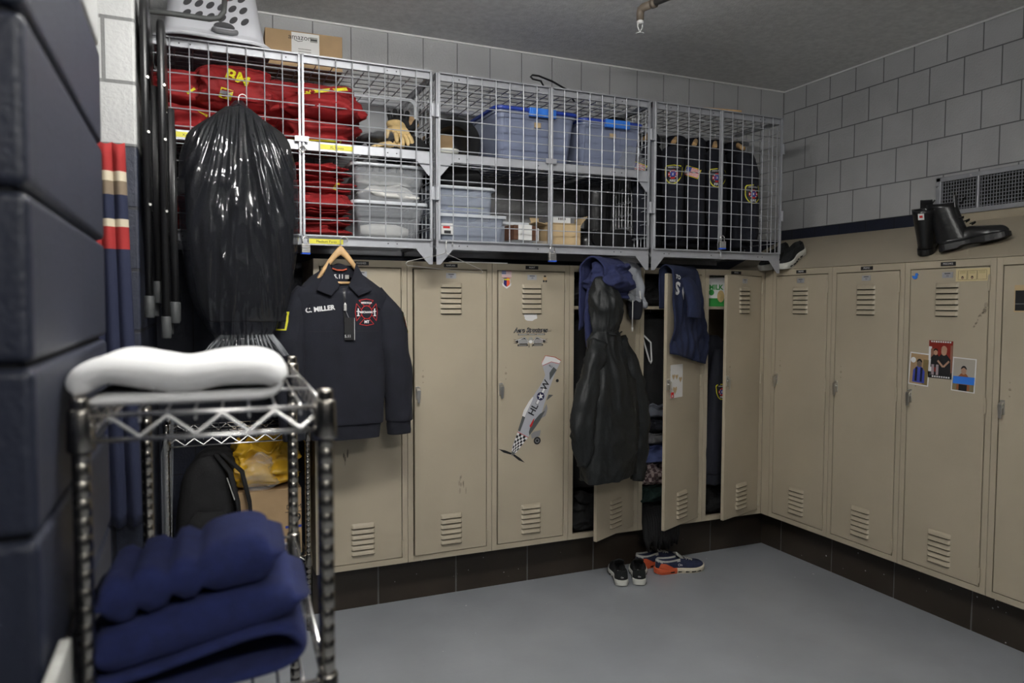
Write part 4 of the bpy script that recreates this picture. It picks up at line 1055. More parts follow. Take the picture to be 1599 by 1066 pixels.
# garment bag with a dark coat inside
bx, by, bz = -3.083, -.335, 2.375
r = empty('hanging_coat', 'dark coat hanging inside the clear garment bag', 'coat', (bx, by, bz))
b = MB(); soft_loft(b, [rg(0, 0, -.03, .05, .03), rg(0, 0, -.07, .10, .04), rg(0, 0, -.13, .175, .05), rg(0, 0, -.2, .205, .06), rg(0, 0, -.4, .212, .07), rg(0, 0, -.62, .20, .07), rg(0, 0, -.82, .175, .065), rg(.02, 0, -.9, .15, .06)], 52, .75, .006, 8, vert=.008)
b.build('coat_body', 'black', r, smooth=True)
yoke_hanger(r, .12, 'black_metal', .09, -.03, False)
r = empty('garment_bag', 'clear plastic garment bag hung on the left cage over a dark coat', 'garment bag', (bx, by, bz))
b = MB(); prof = [(0, .018, .02), (-.03, .045, .032), (-.06, .085, .045), (-.10, .135, .055), (-.16, .188, .068), (-.24, .222, .08), (-.4, .230, .092), (-.6, .222, .095), (-.75, .202, .09), (-.86, .172, .075), (-.93, .135, .055), (-.965, .11, .045), (-1.0, .125, .06), (-1.04, .15, .08)]
rings = []; n = 300
P = [Vector(p) for p in prof]; F = []
for i in range(len(P)-1):
    p0, p1, p2, p3 = P[max(i-1,0)], P[i], P[i+1], P[min(i+2, len(P)-1)]
    for k in range(8):
        t = k/8; F.append(.5*((2*p1)+(p2-p0)*t+(2*p0-5*p1+4*p2-p3)*t*t+(3*p1-p0-3*p2+p3)*t**3))
F.append(P[-1])
for i, (z, hw, hd) in enumerate(F):
    ring = []; g = i/len(F); spread = .35+.65*min(1, -z/.5)
    for k in range(n):
        t = 2*pi*k/n; x = hw*spow(cos(t), .8); y = hd*spow(sin(t), .8)
        u_ = (x/spread+.3*z*x)*15   # pleats fan out from the hook
        fold = .027*(ridge(u_, z*1.1+sin(t)*.8, 3., 3)-.4)+.016*(ridge(u_*2.1+4, z*2.0, 7.+sin(t), 4)-.4)+.011*(ridge(u_*1.3, z*6, 2., 5)-.3)+.008*nz(x*8, z*3, 5.)
        if z < -.93: fold += .012*sin(26*t)*((-.93-z)/.1)
        fold *= min(1, .25-z*4)
        m_ = 1+fold/max(.05, hd)*.8
        ring.append((x*(1+fold*1.0)+.04*max(0, g-.55)**2, y*m_, z+.003*nz(x*9, y*9, z*9)))
    rings.append(ring)
b.loft(rings, True, True, False); b.build('bag_film', 'film_bag', r, smooth=True)
b = MB(); q = -.93
for k in range(40):
    t = 2*pi*k/40; rr = .9+.2*random.random(); b.tube([(.10*cos(t)+.02, .045*sin(t), -.955), (.135*cos(t)*rr+.02, .07*sin(t)*rr, -1.0), (.165*cos(t)*rr+.02, .085*sin(t)*rr, -1.045)], [.005, .0035, .0015], 5)
b.build('gathered_hem', 'clear', r, smooth=True)

# uniform coats in the corner cage
b = MB(); b.tube([(-.968, .10, 2.555), (-.07, .10, 2.555)], .014, 14)
tag(b.build('hanging_rod', 'galv', smooth=True), 'silver hanging rod across the inside of the corner cage', 'rod')
def uniform(label, x, rz, patches, flags, L=.60, seed=1, hang=True):
    r = empty('uniform_coat', label, 'coat', (x, .10, 2.515), rz, 'dark uniform coats in the corner cage')
    b = MB(); soft_loft(b, [rg(0, 0, -.02, .06, .04), rg(0, 0, -.05, .12, .055), rg(0, 0, -.085, .185, .065), rg(0, 0, -.15, .212, .075), rg(0, 0, -.3, .205, .075), rg(0, 0, -L*.8, .195, .07), rg(0, 0, -L, .185, .065)], 48, .75, .005, seed, vert=.008)
    b.build('coat_body', 'navy', r, smooth=True); t0 = tree_of(b)
    trees = {}
    for sg in (-1, 1):
        b = MB(); sleeve(b, [(sg*.165, 0, -.09), (sg*.215, -.005, -.2), (sg*.235, -.015, -.36), (sg*.235, -.02, -L+.03)], [.072, .074, .066, .055], .85, .006, seed+sg)
        b.build('sleeve', 'navy', r, smooth=True); trees[sg] = tree_of(b)
    b = MB(); soft_loft(b, [rg(0, 0, -.025, .075, .055), rg(0, .0, .008, .07, .052), rg(0, .01, .03, .066, .05)], 28, .9, .002, seed, cap=False); b.build('collar', 'navy', r, smooth=True, solid=.004)
    for sg in patches: sleeve_patch((sg*.32, -.02, -.235 if seed != 65 else -.32), (0, sg*1., 0) , (0,0,1), (-sg, 0, 0), trees[sg], 1.0, r)
    for sg in flags: flag_patch((sg*.32, -.0, -.21), (-.0, sg*.9, -.35), (0, sg*.3, .95), (-sg, 0, 0), trees[sg], .085, .05, r, border=True)
    if hang:
        h = empty('wooden_hanger', 'brown wooden hanger in the ' + label.split(',')[0].replace(' in the corner cage', '')[:50], 'coat hanger', (x, .10, 2.515), rz); yoke_hanger(h, .16, 'wood', .055, .025, False, .02)
    return r
uniform('leftmost dark coat in the corner cage, a flag on its shoulder', -.79, R(42), (), (-1,), .62, 61)
uniform('dark coat with a round yellow-rimmed sleeve patch, left half of the corner cage', -.60, R(46), (-1,), (), .62, 62)
uniform('dark coat with a slanted small flag on its sleeve, middle of the corner cage', -.46, R(48), (), (-1,), .62, 63)
uniform('dark coat with the patch just right of the corner cage centre bar', -.32, R(50), (-1,), (), .62, 64)
uniform('rightmost dark coat in the corner cage, its patch low on the sleeve', -.175, R(68), (-1,), (), .62, 65)

# ------------------------------------------------------------------ things on the open locker doors
def on_door(i, x, y, z):
    """world point from door coordinates: x left of the hinge is negative, y negative is out of the front"""
    a = specs[i][2]; hx = -LW*6+LW*i+LW-.03
    return (hx+x*cos(a)-y*sin(a), x*sin(a)+y*cos(a), LZ+z)
def door_thing(name, label, cat, i, x=0, y=0, z=0, group=None): return empty(name, label, cat, on_door(i, x, y, z), specs[i][2], group)
DT = LH-.037
r = door_thing('hooded_coat', 'large black coated hooded coat hung by its hood over the door', 'coat', 3, -.425, -.075, DT)
b = MB(); soft_loft(b, [rg(.02, .03, -.03, .06, .015), rg(.018, .025, -.045, .085, .030), rg(.01, .012, -.10, .096, .055), rg(.0, 0, -.16, .098, .075), rg(-.005, .0, -.27, .094, .062), rg(-.005, .0, -.325, .092, .054)], 64, .85, .009, 71, rw=.018, fx=13, fz=5)
b.build('hood', 'black_coat', r, smooth=True)
b = MB(); soft_loft(b, [rg(-.005, 0, -.315, .094, .052), rg(.0, 0, -.355, .118, .058), rg(.015, 0, -.44, .160, .075), rg(.02, -.01, -.6, .205, .09), rg(.02, -.015, -.78, .225, .10), rg(.02, -.015, -.95, .222, .10), rg(.02, -.015, -1.06, .205, .092), rg(.02, -.015, -1.085, .200, .085)], 72, .78, .011, 72, vert=.012, fx=10, fz=4.4, rw=.021)
b.build('coat_body', 'black_coat', r, smooth=True)
b = MB(); sleeve(b, [(.10, -.01, -.37), (.165, -.04, -.5), (.225, -.065, -.72), (.25, -.06, -.92), (.255, -.055, -1.13)], [.05, .064, .068, .064, .052], .7, .014, 73); b.build('sleeve', 'black_coat', r, smooth=True)
b = MB(); sleeve(b, [(-.09, -.01, -.37), (-.16, -.02, -.5), (-.215, -.02, -.68), (-.235, -.01, -.83), (-.18, -.0, -.98)], [.05, .064, .07, .066, .05], .7, .014, 74); b.build('sleeve', 'black_coat', r, smooth=True)
b = MB(); b.tube([(-.06, -.058, -.325), (0, -.066, -.335), (.07, -.05, -.318)], .004, 6); b.build('neck_seam', 'black_coat', r, smooth=True)
r = door_thing('sweatpants', 'light grey sweatpants folded over the door above the black coat', 'sweatpants', 3, 0, 0, DT)
b = MB(); drape(b, -.26, -.03, .028, lambda u: .135+.05*u, lambda u: .26, -.004, .017, lambda u, v: .03*v*u, .008, 81, puff=.036)
b.build('legs', 'sweat_grey', r, smooth=True, solid=.008)
b = MB(); b.tube([(-.215+.012*k, -.062-.01*sin(k*.5)**2, -.125-.0032*k) for k in range(18)], .017, 10, flat=1.3); b.build('waistband', 'sweat_grey', r, smooth=True)
for x, z1 in ((-.175, -.30), (-.085, -.20)):
    b = MB(); b.tube([(x, -.075, -.10), (x+.002, -.082, -.16), (x+.004, -.080, z1), ], .0032, 6); b.tube([(x+.004, -.080, z1), (x+.006, -.080, z1-.022)], [.006, .004], 6); b.build('drawstring', 'white_cloth', r, smooth=True)
r = door_thing('sweatshirt', 'dark blue sweatshirt thrown over the free corner of the door under the sweatpants', 'sweatshirt', 3, 0, 0, DT)
b = MB(); drape(b, -.435, -.215, .026, lambda u: .155+.02*u, lambda u: .34-.1*u, -.004, .017, lambda u, v: -.012*(1-u), .012, 82, puff=.062)
b.build('body', 'navy_hood', r, smooth=True, solid=.008)
b = MB(); folded(b, (-.325, -.025, -.115), .245, .20, .15, 85, 1, amp=.014, top=.03, ex=.6); b.build('hood', 'navy_hood', r, smooth=True)
b = MB(); sleeve(b, [(-.39, .03, -.05), (-.415, .035, -.15), (-.43, .03, -.28), (-.435, .02, -.40)], [.03, .034, .034, .026], .6, .006, 83); b.build('sleeve', 'navy_hood', r, smooth=True)
r = door_thing('knit_cap', 'dark navy knit cap hanging under the grey sweatpants', 'cap', 3, -.10, -.055, DT-.20)
b = MB(); soft_loft(b, [rg(0, 0, -.06, .012, .012), rg(0, 0, -.055, .04, .025), rg(0, 0, -.02, .058, .032), rg(0, 0, .03, .06, .034), rg(0, 0, .055, .055, .03)], 30, .95, .003, 84); b.build('crown', 'navy', r, smooth=True)
r = door_thing('t_shirt', 'navy T-shirt with white lettering thrown over the top of an open door', 't-shirt', 4, 0, 0, DT)
b = MB(); drape(b, -.40, -.10, .022, lambda u: .47+.055*u*1.4, lambda u: .22, -.004, .017, lambda u, v: (.13*u*min(1, v*1.25)+.02*sin(3*v)*u - (.05*u if v > .75 else 0)*(v-.75)*4), .010, 91, 44, 56, puff=.02)
b.build('body', 'navy_tee', r, smooth=True, solid=.005); tt = tree_of(b)
b = MB(); sleeve(b, [(-.27, -.045, -.02), (-.245, -.07, -.10), (-.235, -.085, -.19), (-.24, -.085, -.25)], [.04, .058, .066, .062], .45, .007, 92, cap=True); b.build('sleeve', 'navy_tee', r, smooth=True)
dec(lambda q: (q.text('S', (-.335, 0, -.088), (1,0,-.12), (.12,0,1), .095, 0, bold=.004), q.text('(', (-.285, 0, -.09), (1,0,-.12), (.12,0,1), .095, 0, bold=.004), q.text('TO', (-.33, 0, -.022), (1,0,-.2), (.2,0,1), .03, 0, bold=.001)), tt, .006, 'white_ink', 'lettering', r)
r = door_thing('paper_drawing', 'white paper with tan hearts taped below the T-shirt', 'drawing', 4, -.283, -.0055, DT-.605)
b = MB(); b.box(-.068, .068, -.001, 0, -.10, .09, 0)
heart = [(0, -.5), (.28, -.15), (.5, .15), (.45, .42), (.25, .5), (0, .3), (-.25, .5), (-.45, .42), (-.5, .15), (-.28, -.15)]
for hx, hz, s in ((-.035, .02, .032), (.0, .018, .03), (.042, .0, .034), (-.018, -.058, .045)): flatpoly(b, [(p*s, q*s) for p, q in heart], (hx, -.0016, hz), (1,0,0), (0,0,1), 1)
b.build('sheet', ['white', 'cardboard_pale'], r)
r = door_thing('key_ring', 'red and white key fob dangling from the latch below the paper hearts', 'keys', 4, -.375, -.026, .86-.04)
b = MB(); b.tube([(0, 0, .02), (.008, -.004, .012), (0, -.006, .0), (-.008, -.003, .012), (0, 0, .02)], .0018, 6); b.build('ring', 'steel', r)
b = MB(); b.box(-.012, .014, -.010, -.004, -.03, .002, 0); b.box(-.010, .004, -.0105, -.0035, -.026, -.012, 1); b.build('fob', ['red_ink', 'white'], r, bevel=.002)
for lab, x, z, w, h, mm in (('small black card with a white figure on the T-shirt door', -.062, DT-.10, .05, .075, ('black_ink', 'white_ink')), ('small pale portrait snapshot below the black card', -.060, DT-.235, .05, .125, ('cardboard_pale', 'navy_tee'))):
    r = door_thing('photo_card', lab, 'picture', 4, x, -.0055, z)
    b = MB(); b.box(-w/2, w/2, -.001, 0, -h/2, h/2, 0); flatpoly(b, [(-w*.25, -h*.4), (w*.25, -h*.4), (w*.2, h*.0), (w*.05, h*.12), (w*.08, h*.3), (-w*.08, h*.3), (-w*.05, h*.12), (-w*.2, 0)], (0, -.0014, 0), (1,0,0), (0,0,1), 1)
    b.build('print', list(mm), r)

# ------------------------------------------------------------------ inside the open lockers
def lx(i, x, y, z): return (-LW*6+LW*i+x, y, LZ+z)
def cloth_heap(name, label, cat, c, w, d, h, m, seed, folds=1, amp=.018, top=.025, rot=0, group=None):
    b = MB(); folded(b, (0,0,0), w, d, h, seed, folds, amp=amp, top=top)
    o = b.build(name, m, smooth=True); o.location = c; o.rotation_euler = (0, 0, rot); return tag(o, label, cat, group)
for i, lab in ((3, 'black jacket added to darken the locker behind the hooded coat'), (4, 'black jacket added to darken the locker above the clothes heap')):
    r = empty('dark_fill_jacket', lab, 'jacket', lx(i, .2, .19, 1.26))  # jacket added to make the open locker's inside darker
    b = MB(); soft_loft(b, [rg(0, 0, .0, .04, .04), rg(0, 0, -.05, .12, .08), rg(0, 0, -.15, .165, .10), rg(0, 0, -.45, .17, .11), rg(0, 0, -.72 if i == 4 else -1.0, .16, .10)], 40, .8, .008, 100+i, vert=.01); b.build('jacket_body', 'black', r, smooth=True)
    b = MB(); b.tube([(0, 0, 0), (0, 0, .03), (.012, 0, .04)], .002, 6); b.build('hook', 'steel', r)
    cloth_heap('black_cloth', 'black cloth added to darken the shelf of the locker behind the hooded coat' if i == 3 else 'black cloth added to darken the shelf of the locker behind the T-shirt', 'cloth', lx(i, .2, .18, 1.302), .36, .26, .15, 'black', 110+i)  # dark filler cloth, added so the shelf space reads dark
cloth_heap('black_cloth', 'black cloth added to darken the floor of the locker behind the hooded coat', 'cloth', lx(3, .22, .17, .005), .36, .26, .22, 'black', 115)  # also added, darkens the bottom of this locker
r = empty('plastic_hanger', 'white plastic hanger tilted in the locker behind the T-shirt', 'coat hanger', lx(4, .10, .055, 1.08)); r.rotation_euler = (0, R(62), R(20))
b = MB(); b.tube([(-.07, 0, -.02), (0, 0, .02), (.10, 0, -.02), (.11, 0, -.035), (.09, 0, -.04), (-.06, 0, -.035), (-.07, 0, -.02)], .005, 8); b.build('frame', 'white', r, smooth=True)
zz = .008
for (nm, lab, h, m, off) in (('black_cloth', 'black cloth at the very bottom of the clothes heap', .13, 'black', 0), ('green_cloth', 'dark green garment low in the clothes heap', .10, mat('dark_green_cotton', (.012, .03, .026), .9, 0, .2, 12, .3, 200), -.02),
                             ('plaid_shirt', 'pale pinkish plaid shirt in the clothes heap', .14, None, .03), ('blue_shirt', 'medium blue shirt in the middle of the clothes heap', .115, 'blue_cloth', -.03),
                             ('grey_cloth', 'black and light grey crumpled garment in the clothes heap', .07, 'grey_cloth', 0), ('navy_cloth', 'dark navy folded garment near the top of the clothes heap', .09, 'navy', 0), ('grey_shirt', 'slate grey shirt on top of the clothes heap', .075, mat('slate_cotton', (.12, .13, .16), .9, 0, .2, 14, .3, 200), -.01)):
    if m is None:
        m = mat('plaid_cotton', (.42, .33, .32), .9); nt, N, L, bb = nodes_of(m)
        tc = N.new('ShaderNodeTexCoord'); ck = N.new('ShaderNodeTexChecker'); ck.inputs['Scale'].default_value = 46; ck.inputs[1].default_value = (.45, .36, .34, 1); ck.inputs[2].default_value = (.12, .075, .08, 1)
        L.new(tc.outputs['Object'], ck.inputs['Vector']); L.new(ck.outputs[0], bb.inputs['Base Color'])
    cloth_heap(nm, lab, 'clothing', lx(4, .20+off*.3, .15+.0*off, zz), .34, .25, h*1.08, m, 120+int(zz*100), amp=.022, group='clothes heaped in the open locker'); zz += h*.98
b = MB(); rng = random.Random(5)
for k in range(14):
    x = .05+.018*k*.9; b.tube([lx(4, x+.02, .05, .10+.01*rng.random()), lx(4, x, -.005, .05), lx(4, x-.01, -.035, -.01-.05*rng.random()), lx(4, x-.015+.03*rng.random(), -.03, -.08-.05*rng.random())], [.02, .022, .02, .006], 8)
tag(b.build('black_scarf', 'black', smooth=True), 'black shaggy cloth spilling over the sill of the open locker', 'scarf')
r = empty('milk_carton', 'green and white carton on the top shelf of the corner locker', 'carton', lx(5, .135, .085, 1.302), R(-12))
b = MB(); b.box(-.062, .062, -.045, .045, 0, .165, 0); b.loft([[(-.062, -.045, .165), (.062, -.045, .165), (.062, .045, .165), (-.062, .045, .165)], [(-.06, -.006, .19), (.06, -.006, .19), (.06, .006, .19), (-.06, .006, .19)]], mi=0)
b.build('carton_body', 'white', r, bevel=.002)
b = MB(); b.box(-.0625, .0625, -.0458, -.045, 0, .05, 0); b.text('MILK', (-.012, -.0462, .115), (1,0,0), (0,0,1), .042, 0, bold=.0015); flatpoly(b, circ(.026, 20, .9, 1.4), (.02, -.0464, .062), (1,0,0), (0,0,1), 1)
flatpoly(b, circ(.018, 16), (-.042, -.0463, .085), (1,0,0), (0,0,1), 0); b.box(.0625, .063, -.04, .04, 0, .06, 0)
b.build('printed_panel', ['green', 'tan_leather'], r)
cloth_heap('black_cloth', 'black cloth added to darken the corner locker shelf behind the carton', 'cloth', lx(5, .28, .24, 1.302), .2, .15, .1, 'black', 140)  # added black cloth that darkens the space behind the carton
r = empty('work_jacket', 'dark navy jacket with a sleeve patch hanging out of the corner locker', 'jacket', lx(5, .105, .03, 1.02))
b = MB(); soft_loft(b, [rg(.05, .03, .02, .02, .02), rg(.045, .025, -.03, .035, .03), rg(.03, .01, -.15, .055, .045), rg(.01, -.0, -.35, .068, .055), rg(-.005, -.01, -.58, .075, .055), rg(-.005, -.01, -.72, .07, .05), rg(0, -.01, -.735, .06, .045), rg(0, -.01, -.80, .058, .042)], 44, .9, .006, 150, vert=.008)
b.build('sleeve', 'navy', r, smooth=True); tj = tree_of(b)
b = MB(); soft_loft(b, [rg(.08, .14, .1, .03, .05), rg(.08, .14, .02, .08, .08), rg(.08, .14, -.3, .09, .10), rg(.08, .14, -.75, .09, .1)], 36, .8, .006, 151); b.build('jacket_body', 'navy', r, smooth=True)
sleeve_patch((.02, -.2, -.235), (1,0,0), (0,0,1), (0,1,0), tj, .85, r)
cloth_heap('black_bag', 'black bag added to darken the floor of the corner locker', 'bag', lx(5, .2, .18, .006), .36, .26, .3, 'black', 141)  # dark filler added at the bottom of the corner locker

b = MB(); b.box(-2.05, -1.74, .003, .05, LT+.001, LT+.005)
tag(b.build('white_strip', 'white'), 'thin white strip lying on the locker tops under the middle cage', 'strip')
# ------------------------------------------------------------------ stickers and pictures
W3 = -LW*6+LW*2
d3 = LK[2][1]; HX = W3+LW-.03     # hinge x of the plane locker
def dpt(x, z): return (x-HX, -.0042, z-LZ)
def sticker(name, label=None): pass
q = MB(); o = dpt(-1.748, 1.709)
for k in range(13): flatrect(q, -.028, .028, -.017+.034*k/13, -.017+.034*(k+1)/13, o, (1,0,0), (0,0,1), 0 if k % 2 == 0 else 1)
flatrect(q, -.028, -.004, .0-.001, .017, (o[0], o[1]-.0003, o[2]), (1,0,0), (0,0,1), 2)
for i in range(4):
    for j in range(3): flatpoly(q, circ(.0012, 5), (o[0]-.0255+.0062*i, o[1]-.0005, o[2]+.0025+.005*j), (1,0,0), (0,0,1), 1)
q.build('flag_sticker', [mat('faded_red', (.42, .12, .14), .6), 'white_ink', mat('faded_blue', (.12, .14, .28), .6)], d3)
q = MB(); o = dpt(-1.748, 1.663)
flatpoly(q, [(-.026, .0), (-.020, -.006), (-.02, .02), (.02, .02), (.02, -.006), (.026, 0), (.024, -.014), (0, -.030), (-.024, -.014)][::1], o, (1,0,0), (0,0,1), 0)
hs = [(-.018, .026), (0, .028), (.018, .026), (.017, .012), (.018, -.004), (.012, -.013), (0, -.020), (-.012, -.013), (-.018, -.004), (-.017, .012)]
flatpoly(q, [p for p in hs if p[0] <= 0], (o[0], o[1]-.0003, o[2]), (1,0,0), (0,0,1), 1); flatpoly(q, [p for p in hs if p[0] >= 0], (o[0], o[1]-.0003, o[2]), (1,0,0), (0,0,1), 2)
flatrect(q, -.016, .016, .015, .022, (o[0], o[1]-.0006, o[2]), (1,0,0), (0,0,1), 3)
q.build('shield_sticker', ['white_ink', mat('shield_blue', (.02, .02, .14), .5), mat('shield_orange', (.75, .10, .04), .5), 'yellow'], d3)
q = MB(); o = dpt(-1.524, 1.690); flatpoly(q, circ(.012, 14, 1, 1.1), o, (1,0,0), (0,0,1), 0); flatpoly(q, circ(.006, 12, 1.2, .8), (o[0], o[1]-.0003, o[2]+.012), (1,0,0), (0,0,1), 1)
for k in (-1, 1): flatpoly(q, circ(.006, 10), (o[0]+k*.007, o[1]-.0003, o[2]-.014), (1,0,0), (0,0,1), 1)
q.build('small_sticker', ['cardboard_pale', 'black_ink'], d3)
q = MB(); o = dpt(-1.607, 1.489); rng = random.Random(3)
flatpoly(q, [(.038*spow(cos(t), .7)*(1+.10*rng.uniform(-1, 1)), .024*spow(sin(t), .8)*(1+.14*rng.uniform(-1, 1))) for t in [2*pi*k/22 for k in range(22)]], o, (1,0,0), (0,0,1), 0); q.build('white_patch', 'white', d3)
q = MB(); o = dpt(-1.607, 1.412)
q.text('Aero Structures', (o[0], o[1], o[2]), (1,0,0), (0,0,1), .0345, 0, shear=.35, sx=.86, bold=.0022); q.text('Aero Structures', (o[0], o[1]-.0004, o[2]), (1,0,0), (0,0,1), .0345, 1, shear=.35, sx=.86, bold=-.0012)
q.text('LLC', (o[0]+.112, o[1], o[2]-.004), (1,0,0), (0,0,1), .014, 0, shear=.3)
for x0_, x1_ in ((-.075, -.018), (-.014, .028), (.032, .085)):
    flatrect(q, x0_, x1_, -.026, -.017, o, (1,0,0), (0,0,1), 0); flatrect(q, x0_+.003, x1_-.003, -.0245, -.0185, (o[0], o[1]-.0003, o[2]), (1,0,0), (0,0,1), 2)
q.build('script_sticker', ['black_ink', 'white_ink', 'knit_grey'], d3)
q = MB(); o = dpt(-1.607, 1.357)
for sg in (-1, 1):
    top = [(.012, -.002), (.036, .022), (.062, .012), (.090, .004)]
    pl = [(sg*x, z) for x, z in top]+[(sg*.085, -.008), (sg*.062, -.018), (sg*.02, -.018)]
    flatpoly(q, pl if sg > 0 else pl, o, (1,0,0), (0,0,1), 0)
    for k in range(8):
        x = .018+.0075*k; h1 = (.006+.012*min(1, (x-.012)/.024)) if x < .036 else .018-.0002*(x-.036)*2000*.25
        flatrect(q, sg*x-.0016, sg*x+.0016, -.015, h1-.008, (o[0], o[1]-.0003, o[2]), (1,0,0), (0,0,1), 1)
    for a in range(len(top)-1):
        (xa, za), (xb, zb) = top[a], top[a+1]; q.add([(o[0]+sg*xa, o[1]-.0003, o[2]+za-.002), (o[0]+sg*xb, o[1]-.0003, o[2]+zb-.002), (o[0]+sg*xb, o[1]-.0003, o[2]+zb-.0048), (o[0]+sg*xa, o[1]-.0003, o[2]+za-.0048)], [(0,1,2,3)], 1)
    for k in range(3): q.add([(o[0]+sg*.078, o[1], o[2]+.002-.006*k), (o[0]+sg*.104, o[1], o[2]+.010-.011*k), (o[0]+sg*.080, o[1], o[2]-.003-.006*k)], [(0,1,2)], 0)
    flatrect(q, sg*.045-.03, sg*.045+.03, -.029, -.019, (o[0]-.002, o[1]-.0003, o[2]), (1,0,0), (0,0,1), 0); flatrect(q, sg*.045-.024, sg*.045+.024, -.0262, -.0222, (o[0]-.002, o[1]-.0006, o[2]), (1,0,0), (0,0,1), 2)
    flatrect(q, sg*.010-.002, sg*.010+.002, -.036 if sg < 0 else -.032, -.02, (o[0], o[1]-.0004, o[2]), (1,0,0), (0,0,1), 0)
flatpoly(q, circ(.0155, 18), (o[0], o[1]-.0005, o[2]+.004), (1,0,0), (0,0,1), 2); flatpoly(q, circ(.011, 16, 1, .8), (o[0], o[1]-.0008, o[2]-.006), (1,0,0), (0,0,1), 1)
q.build('wings_sticker', ['black_ink', 'white_ink', 'knit_grey'], d3)
# the fighter plane sticker: nose at the lower left, tail at the upper right
q = MB(); ax = Vector((.272, 0, .492)); L_ = ax.length; ax.normalize(); up = Vector((-ax.z, 0, ax.x)) ; o0 = Vector(dpt(-1.716, .742))
def pp(poly, mi, k=0, lift=0): flatpoly(q, poly, o0+Vector((0, -.0003*k, 0)), ax, up, mi)
# plane coordinates: 0 nose .. .57 tail along ax, up = canopy side (left in the picture)
def strip(top, bot, mi, k):
    vs = [o0+Vector((0, -.0003*k, 0))+ax*x+up*z for x, z in top]+[o0+Vector((0, -.0003*k, 0))+ax*x+up*z for x, z in bot]; n_ = len(top)
    q.add(vs, [(i, i+1, n_+i+1, n_+i) for i in range(n_-1)], mi)
X = [.0, .02, .05, .12, .135, .20, .215, .25, .29, .33, .40, .47, .52, .56]
TP = [.0, .012, .022, .030, .032, .040, .045, .052, .050, .044, .034, .030, .028, .024]
BT = [.0, -.012, -.022, -.036, -.040, -.052, -.054, -.052, -.046, -.038, -.026, -.018, -.014, -.012]
strip([(x, z) for x, z in zip(X, TP)], [(x, z) for x, z in zip(X, BT)], 0, 1)
strip([(.0, 0), (.012, .008), (.022, .0125)], [(.0, 0), (.012, -.008), (.022, -.0125)], 4, 2)
for i in range(7):
    for j in range(5):
        xa = .024+.0145*i; f = lambda x, s: (-.012-.36*(x-.02)*.72*1)+( (.012+.2*(x-.02))+(.012+.26*(x-.02)) )*s
        if True:
            x0_, x1_ = xa, xa+.0145
            vs = [o0+Vector((0, -.0009, 0))+ax*x+up*(-(.012+.25*(x-.02))*1.0+((.012+.25*(x-.02))+(.012+.19*(x-.02)))*s) for x, s in ((x0_, j/5), (x1_, j/5), (x1_, (j+1)/5), (x0_, (j+1)/5))]
            q.add(vs, [(0,1,2,3)], 1 if (i+j) % 2 else 2)
strip([(.126, .033), (.129, .033)], [(.126, -.040), (.129, -.040)], 3, 4)
strip([(.135, .034), (.17, .040), (.215, .048)], [(.135, .020), (.17, .024), (.215, .030)], 4, 4)          # dark canopy glass
strip([(.215, .050), (.245, .056), (.30, .052), (.33, .045)], [(.215, .034), (.245, .036), (.30, .036), (.33, .038)], 2, 4)   # white bubble fairing
pp([(.14, -.040), (.20, -.052), (.24, -.058), (.30, -.060), (.27, -.040), (.23, -.028), (.19, -.022), (.155, -.028)], 4, 5)      # wing root shade
pp([(.185, -.016), (.225, -.018), (.235, -.023), (.20, -.028), (.18, -.028)], 3, 6)
pp([(.13, -.062), (.165, -.098), (.195, -.088), (.17, -.055), (.15, -.045)], 5, 5)                                            # gear strut
flatpoly(q, circ(.021, 22), o0+Vector((0, -.0021, 0))+ax*.135+up*(-.096), ax, up, 1); flatpoly(q, circ(.012, 18), o0+Vector((0, -.0024, 0))+ax*.135+up*(-.096), ax, up, 5); flatpoly(q, circ(.008, 18), o0+Vector((0, -.0027, 0))+ax*.135+up*(-.096), ax, up, 1)
pp([(.25, -.058), (.275, -.075), (.315, -.068), (.335, -.050), (.30, -.048)], 5, 4)                                           # scoop
pp([(.35, -.04), (.395, -.062), (.385, -.036)], 4, 4)
pp([(.44, .030), (.47, .036), (.515, .085), (.56, .082), (.575, .045), (.575, -.012), (.555, -.014), (.50, -.012)], 0, 3)       # fin
pp([(.505, .076), (.52, .088), (.56, .084), (.578, .03), (.578, -.010), (.562, -.010), (.548, .04)], 2, 5)
pp([(.455, -.004), (.525, -.014), (.53, .012), (.49, .018)], 4, 5)
for a_, c_ in (((.515, .086), (.56, .086)), ((.56, .086), (.581, .03)), ((.581, .03), (.581, -.012)), ((.505, .074), (.548, .038)), ((.548, .038), (.562, -.012))):
    d_ = Vector(c_)-Vector(a_); n_ = Vector((-d_.y, d_.x)).normalized()*.0011
    q.add([o0+Vector((0, -.0024, 0))+ax*(p[0]+s*n_.x)+up*(p[1]+s*n_.y) for p, s in ((a_, -1), (c_, -1), (c_, 1), (a_, 1))], [(0,1,2,3)], 3)
pc = o0+Vector((0, -.0021, 0))+ax*.355+up*.004
flatpoly(q, [(-.048, -.009), (.048, -.009), (.048, .009), (-.048, .009)], pc, ax, up, 1); flatpoly(q, [(-.046, -.007), (.046, -.007), (.046, .007), (-.046, .007)], pc+Vector((0, -.0003, 0)), ax, up, 2)
flatpoly(q, circ(.0225, 24), pc+Vector((0, -.0006, 0)), ax, up, 6)
flatpoly(q, [((.019 if k % 2 == 0 else .0075)*cos(pi/2+pi*k/5+.3), (.019 if k % 2 == 0 else .0075)*sin(pi/2+pi*k/5+.3)) for k in range(10)], pc+Vector((0, -.0009, 0)), ax, up, 2)
q.text('W', o0+Vector((0, -.0021, 0))+ax*.42+up*.006, ax, up, .052, 1, bold=.001); q.text('HL', o0+Vector((0, -.0021, 0))+ax*.272+up*.006, ax, up, .052, 1, bold=.001)
q.text('463', o0+Vector((0, -.003, 0))+ax*.525+up*.03, up*-1, ax, .016, 1)
